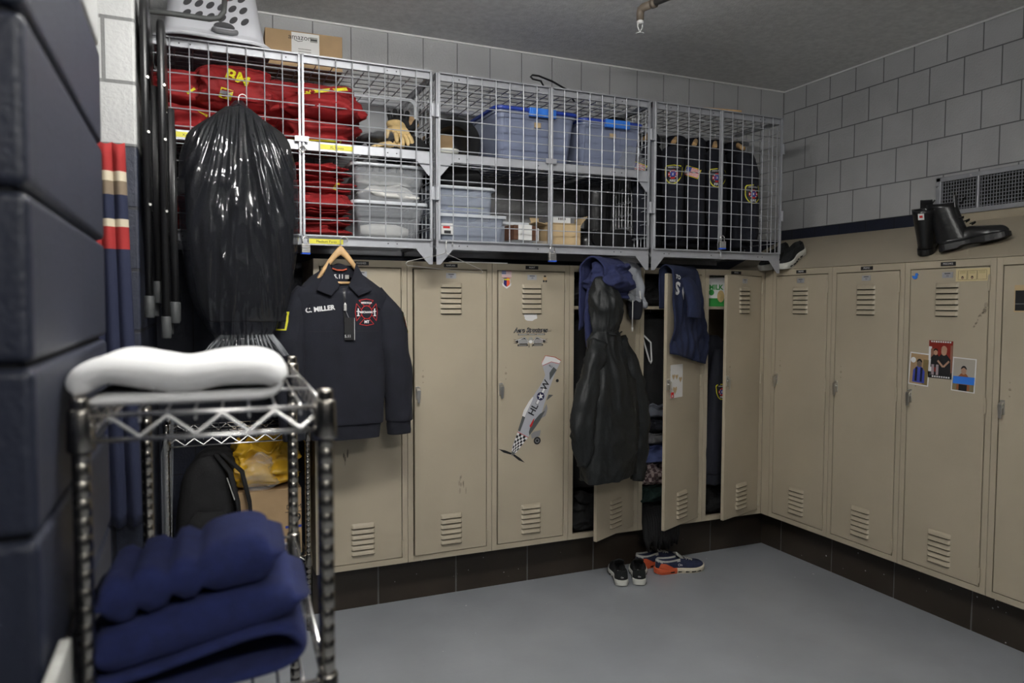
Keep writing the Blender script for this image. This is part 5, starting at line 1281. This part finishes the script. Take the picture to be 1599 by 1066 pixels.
flatpoly(q, circ(.009, 14), o0+Vector((0, -.0009, 0))+ax*.475+up*(-.046), ax, up, 1)
for sg in (-1, 1): pp([(.004, sg*.006), (-.004, sg*.05), (.0, sg*.088), (.010, sg*.05), (.014, sg*.008)], 1, 1)
q.build('plane_sticker', [mat('decal_silver', (.42, .43, .47), .35), 'black_ink', 'white_ink', 'red_ink', mat('decal_dark', (.09, .10, .10), .4), mat('decal_grey', (.25, .25, .26), .4), mat('decal_navy', (.012, .012, .06), .5)], d3)

for di, x, z, w_, h_ in ((1, -1.99, .62, .05, .10), (2, -1.60, .345, .03, .05), (0, -2.60, .8, .03, .06)):
    q = MB(); dd = LK[di][1]; hx = -LW*6+LW*di+LW-.03; rng = random.Random(di)
    for k in range(9): xx = x+w_*rng.uniform(-.5, .5); zz_ = z+h_*rng.uniform(-.4, .4); flatpoly(q, circ(.006, 8, rng.uniform(.4, .9), rng.uniform(1.5, 4)), (xx-hx, -.0040-.0001*k, zz_-LZ), (1,0,.1), (0,0,1), 0)
    q.build('scuff_mark', 'scuff', dd)
q = MB(); dd = LK[8][1]; rng = random.Random(4)
for k in range(16):
    t_ = k/15; yy = -1.345-.055*t_; zz_ = 1.46+.085*t_+.01*rng.uniform(-1, 1); flatpoly(q, circ(.004+.006*(t_ > .85), 8, 1, 1.3), (-(yy+.0668+LW*2)-(LW-.03), -.0040-.0001*k, zz_-LZ), (1,0,.1), (0,0,1), 0)
q.build('scuff_mark', 'scuff', dd)
# pictures on the right-hand doors, all lie in the plane x = 0
def wall_pic(name, label, cat, y, z, w, h, tilt, group=None, lift=.0045):
    r = empty(name, label, cat, (-lift, y, z), -pi/2, group); r.rotation_euler = (0, tilt, -pi/2); return r
def person_print(b, o, s, skin, shirt, hair, z0):
    flatpoly(b, [(-.42*s, -1.0*s), (.42*s, -1.0*s), (.40*s, -.25*s), (.16*s, .02*s), (-.16*s, .02*s), (-.40*s, -.25*s)], (o[0], z0, o[1]), (1,0,0), (0,0,1), shirt)
    flatpoly(b, circ(.2*s, 18, .85, 1.25), (o[0], z0-.0002, o[1]+.2*s), (1,0,0), (0,0,1), skin); flatpoly(b, [(.19*s*cos(t), .2*s+.24*s*sin(t)) for t in [pi*k/10 for k in range(11)]]+[(-.17*s, .32*s), (.17*s, .32*s)][::1], (o[0], z0-.0003, o[1]+.06*s), (1,0,0), (0,0,1), hair)
r = wall_pic('snapshot', 'leftmost snapshot on the boots locker, person in a blue top', 'photo', -1.078, 1.240, .105, .158, R(3), 'snapshots on the locker door')
b = MB(); b.box(-.054, .054, -.001, 0, -.08, .08, 0); flatrect(b, -.049, .049, -.074, .074, (0, -.0013, 0), (1,0,0), (0,0,1), 1); flatrect(b, .02, .049, -.074, .05, (0, -.0015, 0), (1,0,0), (0,0,1), 4); flatpoly(b, circ(.014, 12), (-.034, -.0016, .042), (1,0,0), (0,0,1), 0)
person_print(b, (0, .012), .078, 2, 3, 5, -.0018); flatrect(b, -.02, -.008, -.06, .008, (0, -.0022, 0), (1,0,0), (0,0,1), 5); flatrect(b, .008, .02, -.06, .008, (0, -.0022, 0), (1,0,0), (0,0,1), 6)
b.build('print', ['white', 'cardboard', 'skin_dim', mat('print_blue', (.05, .07, .35), .5), mat('print_olive', (.2, .15, .06), .5), 'black_ink', 'navy_tee'], r)
r = wall_pic('snapshot', 'middle snapshot on the boots locker, two people in black shirts', 'photo', -1.188, 1.294, .12, .178, R(0.5), 'snapshots on the locker door')
b = MB(); b.box(-.061, .061, -.0012, 0, -.09, .09, 0); flatrect(b, -.061, .061, -.09, -.06, (0, -.0015, 0), (1,0,0), (0,0,1), 1); flatrect(b, -.061, -.045, -.08, .06, (0, -.0015, 0), (1,0,0), (0,0,1), 2)
flatrect(b, .05, .061, -.07, .07, (0, -.0015, 0), (1,0,0), (0,0,1), 4); flatrect(b, -.05, -.03, .0, .05, (0, -.0016, 0), (1,0,0), (0,0,1), 4)
person_print(b, (.018, .024), .085, 3, 1, 3, -.0018); flatrect(b, -.012, .048, -.075, -.05, (0, -.0019, 0), (1,0,0), (0,0,1), 1)
person_print(b, (-.024, .022), .060, 3, 1, 1, -.0022); flatrect(b, -.044, -.030, -.075, -.025, (0, -.0024, 0), (1,0,0), (0,0,1), 5); flatrect(b, -.020, -.007, -.075, -.025, (0, -.0024, 0), (1,0,0), (0,0,1), 5)
for x0_, z0_, x1_, z1_ in ((-.012, -.005, .016, -.034), (.046, -.005, .018, -.034)): b.bar((x0_, -.0028, z0_), (x1_, -.0028, z1_), .0006, .009, 3)
b.text('2 Men Mustard', (0, -.0026, .083), (1,0,0), (0,0,1), .014, 2, bold=.0006) if False else None
for k in range(9): flatrect(b, -.05+.0118*k, -.042+.0118*k, .081, .088, (0, -.002, 0), (1,0,0), (0,0,1), 2)
for k in range(8): flatrect(b, -.04+.0118*k, -.032+.0118*k, -.086, -.079, (0, -.002, 0), (1,0,0), (0,0,1), 2)
b.build('print', [mat('print_red', (.22, .02, .012), .5), 'black_ink', 'white_ink', 'skin', mat('print_brown', (.25, .12, .08), .5), mat('print_mauve', (.35, .28, .3), .5)], r)
r = wall_pic('snapshot', 'rightmost snapshot on the boots locker, crossed by blue tape', 'photo', -1.306, 1.231, .112, .155, R(2), 'snapshots on the locker door')
b = MB(); b.box(-.057, .057, -.001, 0, -.079, .079, 0); flatrect(b, -.052, .052, -.074, .074, (0, -.0013, 0), (1,0,0), (0,0,1), 1); flatrect(b, -.052, .052, -.074, -.02, (0, -.0014, 0), (1,0,0), (0,0,1), 5)
person_print(b, (0, .005), .075, 2, 3, 4, -.0018); flatrect(b, -.02, .02, -.074, -.045, (0, -.0021, 0), (1,0,0), (0,0,1), 4)
b.build('print', ['white', mat('print_beige', (.40, .37, .32), .5), 'skin', mat('print_rust', (.28, .09, .03), .5), 'black_ink', mat('print_khaki', (.22, .18, .10), .5)], r)
b = MB(); flatrect(b, -.049, .054, -.043, -.008, (0, -.0026, 0), (1,0,.03), (0,0,1), 0); b.build('blue_tape', 'handle_blue', r)
r = wall_pic('paper_strip', 'yellowed comic strip taped at the top of the boots locker door', 'paper strip', -1.332, 1.692, .16, .056, 0)
b = MB(); b.box(-.08, .08, -.001, 0, -.029, .029, 0)
for k in range(3):
    x = -.068+.046*k
    for a, c in (((x, .02), (x+.042, .02)), ((x, -.022), (x+.042, -.022)), ((x, -.022), (x, .02)), ((x+.042, -.022), (x+.042, .02))): b.bar((a[0], -.0013, a[1]), (c[0], -.0013, c[1]), .0004, .001, 1)
    for j in range(4): flatrect(b, x+.006, x+.036, .006+.0035*j, .0075+.0035*j, (0, -.0013, 0), (1,0,0), (0,0,1), 2)
    if k < 2: flatpoly(b, circ(.006, 12, 1, 1.2), (x+.021, -.0014, -.012), (1,0,0), (0,0,1), 1); flatpoly(b, circ(.0035, 10, 1, 1.1), (x+.021, -.0017, -.014), (1,0,0), (0,0,1), 3)
b.build('sheet', [mat('aged_paper', (.60, .50, .28), .7), 'black_ink', mat('aged_ink', (.36, .29, .14), .7), 'skin'], r)
r = wall_pic('duck_magnet', 'small blue duck magnet at the top left of the boots locker door', 'magnet', -1.043, 1.695, .03, .03, 0)
b = MB(); b.prism([(-.017, .004), (-.016, -.005), (-.010, -.013), (.002, -.015), (.010, -.011), (.013, -.003), (.010, .002), (.013, .005), (.019, .006), (.014, .010), (.011, .014), (.006, .016), (.001, .013), (-.001, .008), (.001, .003), (-.006, .001), (-.012, .002)], (0, 0, 0), (1,0,0), (0,0,1), .004)
b.build('body', 'handle_blue', r, bevel=.001)
r = wall_pic('picture', 'dark framed picture on the locker at the right edge', 'picture', -1.575, 1.582, .1, .115, 0)
b = MB(); b.box(-.052, .052, -.0015, 0, -.058, .058, 0); flatrect(b, -.048, .052, -.052, .035, (0, -.0018, 0), (1,0,0), (0,0,1), 1); flatrect(b, -.048, .052, -.024, -.022, (0, -.002, 0), (1,0,0), (0,0,1), 2); b.build('print', ['cardboard_pale', 'black_ink', 'knit_grey'], r)

# ------------------------------------------------------------------ right wall vent, sprinkler
r = empty('wall_vent', 'silver louvered air grille on the right wall behind the boots', 'vent', (.5, -1.2, 2.143), 0)
b = MB(); Y0, Y1, Z0, Z1 = -.43, .43, -.105, .105
for (a0, a1, c0, c1) in ((Y0, Y1, Z1-.026, Z1), (Y0, Y1, Z0, Z0+.026), (Y0, Y0+.03, Z0, Z1), (Y1-.03, Y1, Z0, Z1), (.188, .2, Z0, Z1), (-.2, -.188, Z0, Z1)): b.box(-.018, 0, a0, a1, c0, c1)
b.build('grille_frame', 'galv', r, bevel=.004)
b = MB(); b.box(-.001, .0, Y0+.02, Y1-.02, Z0+.02, Z1-.02); b.build('duct_back', 'dark_hole', r)
b = MB()
for k in range(9): z = Z0+.033+.018*k; b.box(-.012, -.002, Y0+.028, Y1-.028, z-.0012, z+.0012)
for k in range(52): y = Y0+.035+.0155*k; b.box(-.009, -.003, y-.0009, y+.0009, Z0+.025, Z1-.025)
b.build('grille_bars', 'galv', r)
for y, z in ((Y1-.2, Z1-.013), (Y1-.012, Z1-.05)):
    b = MB(); b.tube([(-.018, y, z), (-.021, y, z)], .005, 10); b.build('screw', 'steel', r)
r = empty('sprinkler_pipe', 'dark sprinkler pipe with a white sprinkler head below the ceiling', 'sprinkler', (-1.322, -.592, 3.02))
b = MB(); zc = -.085; dx, dy = .06, -.207; l = sqrt(dx*dx+dy*dy); dx /= l; dy /= l
b.tube([(.03*dx, .03*dy, zc), (5.2*dx, 5.2*dy, zc)], .0145, 14); b.build('pipe', mat('dark_pipe_paint', (.07, .068, .066), .5), r, smooth=True)
b = MB(); b.tube([(.085*dx, .085*dy, zc), (.02*dx, .02*dy, zc), (.004*dx, .004*dy, zc-.006), (0, 0, zc-.02), (0, 0, zc-.055)], [.0185, .019, .019, .018, .017], 14)
b.tube([(.07*dx, .07*dy, zc), (.09*dx, .09*dy, zc)], .022, 14); b.build('elbow', mat('bronze_elbow', (.16, .13, .10), .5), r, smooth=True)
b = MB(); b.lathe([(.013, -.055), (.016, -.058), (.016, -.068), (.01, -.072)], (0, 0, zc), 14)
for sg in (-1, 1): b.tube([(sg*.012, 0, zc-.07), (sg*.013, 0, zc-.085), (sg*.004, 0, zc-.102)], .003, 6)
b.tube([(0, 0, zc-.10), (0, 0, zc-.112)], .004, 8); b.lathe([(.004, -.112), (.019, -.113), (.019, -.116), (.004, -.116)], (0, 0, zc), 16); b.build('sprinkler_head', 'white', r)
for k in (1.2, 3.2):
    b = MB(); b.tube([(k*dx, k*dy, zc), (k*dx, k*dy, -.0)], .005, 8); b.tube([(k*dx-.008, k*dy, zc), (k*dx+.008, k*dy, zc)], .022, 12); b.build('pipe_hanger', 'galv', r)

# ------------------------------------------------------------------ on top of the left cage
r = empty('laundry_basket', 'white plastic laundry basket upside down on the left cage', 'laundry basket', (-3.17, .06, CZ1+.004), R(3))
bw, bd, bh = .40, .50, .30
b = MB()
def br_(s, z, q=.08): return [(x, y, z) for x, y in rect_pts(bw*s, bd*s, q*s, 6)]
b.loft([br_(1.16, .0, .1), br_(1.16, .014, .1), br_(1.04, .036, .1), br_(1.0, .045), br_(.80, bh, .08)], True, False, False)
b.loft([br_(.80, bh, .08), br_(.76, bh+.006, .08)], True, False, True)
bo = b.build('shell', 'basket', r, smooth=False, solid=.003, auto=40)
for (ux_, n_, wd, off) in (((1,0,0), (0,-1,0), bw, bd), ((0,1,0), (1,0,0), bd, bw)):
    ux_ = Vector(ux_); n_ = Vector(n_); nc = 6 if off == bd else 7
    for i in range(nc):
        for j in range(4):
            z = .105+.05*j; s = 1-.20*(z-.045)/(bh-.045); x = (i-(nc-1)/2)*.048+(.0 if j % 2 else .0); q = MB(); lean = Vector((0,0,1))-n_*(.20*off/2/(bh-.045))
            oo = n_*(off/2*s+.0022)+Vector((0,0,z))+ux_*x*s
            vs = [oo+ux_*(.016*cos(t)+.006*sin(t))+lean*(.017*sin(t)+.004*cos(t)) for t in [2*pi*k/14 for k in range(14)]]
            q.add(vs, [tuple(range(14))]); 
            VH = M.setdefault('vent_hole', mat('basket_hole_shade', (.055, .055, .06), .8)) if 'vent_hole' not in M else M['vent_hole']
            q.build('vent_hole', VH, r)
b = MB(); oo = Vector((.03, -bd/2*1.0-.004, .066)); b.add([oo+Vector((.042*cos(t), -.003*0, .020*max(-.15, sin(t)))) for t in [2*pi*k/24 for k in range(24)]], [tuple(range(24))], 0)
b.build('handle_opening', 'vent_hole', r)
b = MB(); b.tube([(.03-.046, -bd*.5*1.09, .044), (.03-.03, -bd*.5*1.13, .036), (.03+.03, -bd*.5*1.13, .036), (.03+.046, -bd*.5*1.09, .044)], .013, 10, flat=.8); b.build('handle_grip', 'basket_grey', r, smooth=True)
r = empty('shipping_carton', 'brown shipping carton with a white label on the left cage', 'box', (-2.765, .13, CZ1+.006), R(-2))
b = MB(); b.box(-.175, .175, -.11, .11, 0, .165); b.build('box_body', 'cardboard', r, bevel=.002)
b = MB(); b.box(-.058, .068, -.1108, -.11, .02, .16, 0); b.text('amazon', (-.02, -.1112, .138), (1,0,0), (0,0,1), .034, 1); b.tube([(-.046, -.1112, .126), (-.028, -.1112, .119), (-.008, -.1112, .123)], .0012, 4, 1)
flatrect(b, .026, .06, .122, .145, (0, -.1112, 0), (1,0,0), (0,0,1), 2); flatrect(b, .028, .058, .130, .136, (0, -.1114, 0), (1,0,0), (0,0,1), 1)
for k in range(3): flatrect(b, -.028, .03, .06+.012*k, .064+.012*k, (0, -.1112, 0), (1,0,0), (0,0,1), 2)
b.build('shipping_label', ['white', 'black_ink', 'knit_grey'], r)

# ------------------------------------------------------------------ folding chairs on their wall hook, bunting
def fold_chair(label, x, z0, seed=0):
    r = empty('folding_chair', label, 'folding chair', (x, -.62, z0), 0, 'black folding chairs hung on the wall')
    H_ = 1.08; yo = .19
    b = MB(); b.tube([(0, -yo, 0.05), (0, -yo, H_-.06), (0, -yo+.02, H_-.02), (0, -yo+.06, H_), (0, yo-.06, H_), (0, yo-.02, H_-.02), (0, yo, H_-.06), (0, yo, .05)], .0125, 12); b.build('front_frame', 'black_metal', r, smooth=True)
    b = MB(); yi = .155; b.tube([(.027, -yi, .10), (.027, -yi, H_-.30), (.026, yi, H_-.30), (.027, yi, .10)], .0115, 12); b.build('rear_leg_frame', 'black_metal', r, smooth=True)
    for y, xx, zz_ in ((-yo, 0, 0), (yo, 0, 0), (-yi, .027, .05), (yi, .027, .05)):
        b = MB(); b.tube([(xx, y, zz_), (xx, y, zz_+.075)], .0165, 12); b.build('rubber_foot', 'grey_rubber', r, smooth=True, bevel=.003)
    b = MB(); b.box(.008, .022, -yi+.015, yi-.015, .36, .74); b.build('seat', 'black_metal', r, bevel=.005)
    b = MB(); b.box(-.004, .012, -yo+.012, yo-.012, H_-.23, H_-.02); b.build('backrest', 'black_metal', r, bevel=.005)
    for zz_ in (.38, .62, .8):
        for y in (-yo, yo):
            b = MB(); b.tube([(.008, y-.010, zz_+.05*seed), (.010, y-.0145, zz_+.05*seed)], .0045, 8); b.build('rivet', 'steel', r)
    return r
fold_chair('black folding chair hung on the wall, nearer the wall', -3.405, 1.50, 0)
fold_chair('black folding chair hung on the wall, in front next to the garment bag', -3.355, 1.43, 1)
r = empty('storage_hook', 'grey rubber-coated wall hook with a red tip above the chairs', 'hook', (-3.43, -.42, 2.655))
b = MB(); b.tube([(0, 0, 0), (.10, 0, .004), (.24, 0, .004), (.275, 0, .014), (.292, 0, .04), (.297, 0, .09)], .0105, 12); b.build('arm', mat('dark_grey_vinyl', (.06, .063, .062), .55), r, smooth=True)
b = MB(); b.tube([(.297, 0, .085), (.298, 0, .12)], [.0125, .011], 12); b.build('tip', 'red_cap', r, smooth=True)
b = MB(); b.box(0, .006, -.03, .03, -.05, .05); b.build('wall_plate', 'steel', r, bevel=.002)
bm_ = mat('striped_bunting_cloth', (.3, .02, .02), .85, bump=.2, bscale=200); nt, N, L, bb = nodes_of(bm_)
gg = N.new('ShaderNodeNewGeometry'); ss = N.new('ShaderNodeSeparateXYZ'); L.new(gg.outputs['Position'], ss.inputs[0]); mr = N.new('ShaderNodeMapRange'); mr.inputs[1].default_value = 1.3; mr.inputs[2].default_value = 2.1; L.new(ss.outputs[2], mr.inputs[0])
cr_ = N.new('ShaderNodeValToRGB'); cr_.color_ramp.interpolation = 'CONSTANT'; L.new(mr.outputs[0], cr_.inputs[0])
stops = [(0, (.012, .016, .042)), (1.723, (.27, .018, .018)), (1.795, (.5, .44, .33)), (1.82, (.012, .016, .042)), (1.898, (.17, .13, .09)), (1.942, (.5, .44, .33)), (1.972, (.27, .018, .018))]
el = cr_.color_ramp.elements
for k, (z, c_) in enumerate(stops):
    p = 0 if k == 0 else (z-1.3)/.8
    e = el[0] if k == 0 else (el[1] if k == 1 else el.new(p))
    e.position = p; e.color = (*c_, 1)
L.new(cr_.outputs[0], bb.inputs['Base Color'])
r = empty('striped_banner', 'red, cream and navy striped pleated banner hanging on the left wall', 'banner', (-3.52, -.862, 2.07))
b = MB()
def ban(u, v): return (-.055+(.11+.03*v)*u, -.018*abs(sin(pi*3*u))-.006*nz(u*4, v*3, 2)-.0, -v*1.25-.01*abs(sin(3*pi*u)))
b.grid(ban, 40, 30); b.build('pleated_cloth', bm_, r, smooth=True, solid=.003)
b = MB(); b.tube([(-.02, .022, .02), (-.02, -.01, .025), (-.02, -.012, 0)], .003, 6); b.build('tie', 'white', r)

# ------------------------------------------------------------------ wire rack in the foreground with towels
def post(b, x, y, z0, z1):
    pr = [(.0125, z0)]; z = z0
    while z+.0254 < z1-.02: z += .0254; pr += [(.0125, z-.0016), (.0119, z-.0009), (.0119, z+.0009), (.0125, z+.0016)]
    pr += [(.0125, z1-.004), (.012, z1), (.006, z1+.002)]
    b.lathe(pr, (x, y, 0), 18)
def wire_shelf(r, w, l, z, nw, zig=True, zigside=True):
    b = MB(); x0, x1, y0_, y1 = -w, 0, 0, l
    for (p, q) in (((x0, y0_), (x1, y0_)), ((x0, y1), (x1, y1)), ((x0, y0_), (x0, y1)), ((x1, y0_), (x1, y1))):
        for dz in (0, -.036): b.tube([(p[0], p[1], z+dz), (q[0], q[1], z+dz)], .0036, 8)
        n = max(4, int(round((Vector(p)-Vector(q)).length/.038))); pts = []
        for i in range(n+1):
            t = i/n; pts.append((p[0]+(q[0]-p[0])*t, p[1]+(q[1]-p[1])*t, z-.003 if i % 2 else z-.033))
        b.tube(pts, .0042, 6)
    b.build('side_truss', 'chrome', r, smooth=True)
    b = MB()
    for k in range(1, nw): x = x0+(x1-x0)*k/nw; b.tube([(x, y0_-.001, z-.012), (x, y0_, z+.002), (x, y0_+.008, z+.005), (x, y1-.008, z+.005), (x, y1, z+.002), (x, y1+.001, z-.012)], .0022, 6)
    for k in (1, 2): y = y0_+(y1-y0_)*k/3; b.tube([(x0, y, z), (x1, y, z)], .003, 6)
    b.build('shelf_wires', 'chrome', r, smooth=True)
    for x, y in ((x0, y0_), (x1, y0_), (x0, y1), (x1, y1)):
        b = MB(); b.lathe([(.0165, z-.05), (.0185, z-.046), (.0165, z+.006), (.015, z+.01)], (x, y, 0), 18); b.build('collar', 'chrome_dark', r, smooth=True)
RX, RY, RW, RL = -3.088, -2.428, .334, .766
rack = empty('wire_rack', 'chrome wire rack in the foreground holding folded towels', 'wire rack', (RX, RY, 0), R(-3.2))
for x, y in ((0, 0), (-RW, 0), (0, RL), (-RW, RL)):
    b = MB(); post(b, x, y, .03, 1.416); b.build('post', 'chrome_dark', rack, smooth=True)
    b = MB(); b.lathe([(.018, 0), (.018, .012), (.006, .016), (.006, .035)], (x, y, 0), 14); b.build('foot', 'chrome_dark', rack)
wire_shelf(rack, RW, RL, 1.390, 9); wire_shelf(rack, RW, RL, .955, 9); wire_shelf(rack, RW, RL, .20, 9)
rm = Matrix.Translation((RX, RY, 0)) @ Matrix.Rotation(R(-3.2), 4, 'Z')
def sheet_fold(b, path, t, y0_, y1, seed=0, ny=26, wob=.006, rnd=.03, rib=None, thick=None):
    """thick towel sheet folded along a path in x and z, running from y0 to y1"""
    P = [Vector((p[0], 0, p[1])) for p in path]; F = []
    for i in range(len(P)-1):
        p0, p1, p2, p3 = P[max(i-1,0)], P[i], P[i+1], P[min(i+2, len(P)-1)]
        for k in range(7): s = k/7; F.append(.5*((2*p1)+(p2-p0)*s+(2*p0-5*p1+4*p2-p3)*s*s+(3*p1-p0-3*p2+p3)*s**3))
    F.append(P[-1]); N_ = []
    for i in range(len(F)):
        d = (F[min(i+1, len(F)-1)]-F[max(i-1, 0)]).normalized(); N_.append(Vector((-d.z, 0, d.x)))
    L_ = []
    for j in range(ny):
        v = j/(ny-1); e = min(v, 1-v); k = sqrt(max(0, 1-(1-min(1, e*(y1-y0_)/rnd))**2)); k = .25+.75*k; y = y0_+(y1-y0_)*v
        def q(p, n_, sg, i):
            de = min((p-F[0]).length, (p-F[-1]).length)/(t*.55); ke = .35+.65*sqrt(max(0, 1-(1-min(1, de))**2))
            w = wob*(nz(p.x*7+seed, y*5, p.z*7)+.6*nz(p.x*16, y*11, p.z*16+seed))
            rb = rib(p.x) if rib else 0
            o_ = p+n_*(sg*(t/2*k*(thick(i/len(F)) if thick else 1)+(w+rb)*k)*ke); return (o_.x, y+.5*w, o_.z)
        A = [q(F[i], N_[i], 1, i) for i in range(len(F))]; B = [q(F[i], N_[i], -1, i) for i in range(len(F))]
        L_.append(A+[tuple((Vector(A[-1])+Vector(B[-1]))/2+(F[-1]-F[-2]).normalized()*t*.35*k)]+B[::-1]+[tuple((Vector(A[0])+Vector(B[0]))/2-(F[1]-F[0]).normalized()*t*.35*k)])
    b.loft(L_, True, True, True)
def towel(label, path, t, y0_, y1, m, seed, group=None, **k):
    r = empty('folded_towel', label, 'towel', (RX-.16, RY, path[0][1]), 0, group)
    b = MB(); sheet_fold(b, path, t, y0_, y1, seed, **k); o = b.build('terry_cloth', m, r, smooth=True)
    o.matrix_parent_inverse = Matrix.Identity(4); o.matrix_basis = Matrix.Translation(-Vector(r.location)) @ rm
    return r
G_ = 'folded towels on the wire rack'
zt = 1.399
towel('fluffy white folded towel on the top shelf of the wire rack', [(-.325, zt+.009), (-.25, zt+.010), (-.14, zt+.010), (-.085, zt+.012), (-.066, zt+.028), (-.085, zt+.044), (-.14, zt+.046), (-.20, zt+.039), (-.25, zt+.046), (-.30, zt+.052), (-.332, zt+.042), (-.340, zt+.022)], .028, .0, .30, 'terry_white', 11, G_, wob=.005, thick=lambda s: .6 if s < .38 else 1.5)
zb = .963
towel('navy blue towel at the bottom of the stack, its fold open to the right', [(-.335, zb+.008), (-.25, zb+.010), (-.16, zb+.014), (-.07, zb+.026), (-.038, zb+.052), (-.06, zb+.080), (-.11, zb+.082), (-.18, zb+.066), (-.25, zb+.048), (-.335, zb+.034)], .017, -.01, .22, 'terry_blue', 13, G_, wob=.004)
towel('navy blue towel in the middle of the stack', [(-.328, zb+.074), (-.25, zb+.090), (-.16, zb+.108), (-.08, zb+.122), (-.045, zb+.126)], .062, -.005, .20, 'terry_blue', 14, G_, wob=.006)
ribs = lambda x: (.006-.018*math.exp(-((((x+.345) % .047)-.0235)/.007)**2) if x < -.165 else .006)
towel('navy blue towel with ribbed bands on top of the blue stack', [(-.318, zb+.146), (-.25, zb+.164), (-.16, zb+.184), (-.10, zb+.194), (-.080, zb+.197)], .064, .0, .19, 'terry_blue', 15, G_, wob=.005, rib=ribs)
# white board leaning by the near wall corner
r = empty('white_board', 'white board edge standing by the dark wall, bottom left', 'board', (-3.431, -2.56, 0), R(0))
b = MB(); b.box(-.008, .006, -.11, .05, 0, 1.118); b.build('panel', 'knit_grey', r, bevel=.003)

# ------------------------------------------------------------------ alcove under the left cage
rk = empty('wire_rack', 'wire shelving unit in the dark alcove under the left cage', 'wire rack', (-2.785, -.05, 0), 0)
for x, y in ((0, 0), (-.60, 0), (0, .40), (-.60, .40)):
    b = MB(); post(b, x, y, .0, 1.02); b.build('post', 'chrome_dark', rk, smooth=True)
wire_shelf(rk, .60, .40, .955, 16); wire_shelf(rk, .60, .40, .36, 16)
r = empty('moving_carton', 'brown cardboard carton printed with numbers on the alcove shelf', 'box', (-2.945, .14, .367))
b = MB(); b.box(-.155, .135, -.16, .16, 0, .315, 0); b.build('box_body', 'cardboard', r, bevel=.003)
b = MB(); b.text('89', (.105, -.1605, .17), (1,0,0), (0,0,1), .055, 0, bold=.001); flatrect(b, .06, .134, .125, .137, (0, -.1605, 0), (1,0,0), (0,0,1), 1); b.text('DOM', (.10, -.1605, .225), (1,0,0), (0,0,1), .03, 0); flatrect(b, .06, .134, .2, .203, (0, -.1605, 0), (1,0,0), (0,0,1), 0)
b.build('printed_panel', ['black_ink', 'lid_blue'], r)
cloth_heap('yellow_bag', 'yellow plastic bag slumped on the carton in the alcove', 'bag', (-2.98, .13, .683), .30, .26, .215, 'yellow_bag', 160, amp=.02, top=.06)
cloth_heap('clear_bag', 'clear plastic bag between the backpack and the yellow bag', 'bag', (-3.00, -.0, .684), .14, .10, .16, 'clear', 161, amp=.012, top=.04)
r = empty('backpack', 'black backpack standing on the alcove shelf', 'backpack', (-3.215, .07, .367))
b = MB(); soft_loft(b, [rg(0, 0, .002, .10, .08), rg(0, 0, .03, .13, .11), rg(0, 0, .2, .135, .12), rg(.01, 0, .38, .12, .10), rg(.03, 0, .48, .085, .07), rg(.04, 0, .52, .04, .03)], 44, .75, .006, 162); b.build('pack_body', 'black', r, smooth=True)
b = MB(); soft_loft(b, [rg(0, -.11, .03, .08, .03), rg(0, -.125, .08, .095, .04), rg(0, -.12, .2, .09, .035), rg(0, -.11, .25, .06, .02)], 36, .75, .005, 163); b.build('front_pocket', 'black', r, smooth=True)
for dx in (.02, .07):
    b = MB(); b.tube([(.02+dx*.5, -.075, .50), (.07+dx, -.12, .42), (.10+dx, -.135, .28), (.11+dx, -.12, .16)], [.014, .017, .015, .010], 10, flat=.5); b.build('strap', 'black', r, smooth=True)
b = MB(); b.tube([(.075, -.138, .40), (.105, -.152, .30)], .004, 6, flat=.6); b.build('strap_trim', 'knit_grey', r)
r = empty('document_holder', 'clear plastic sheet holder standing left of the backpack', 'holder', (-3.405, -.02, .37))
b = MB(); b.add([(0,-.06,0), (.012,-.08,.0), (.03,-.02,0), (.0,-.06,.53), (.012,-.08,.58), (.05,.04,.68)], [(0,1,4,3), (1,2,5,4)]); b.build('clear_sheet', 'clear', r, solid=.003)
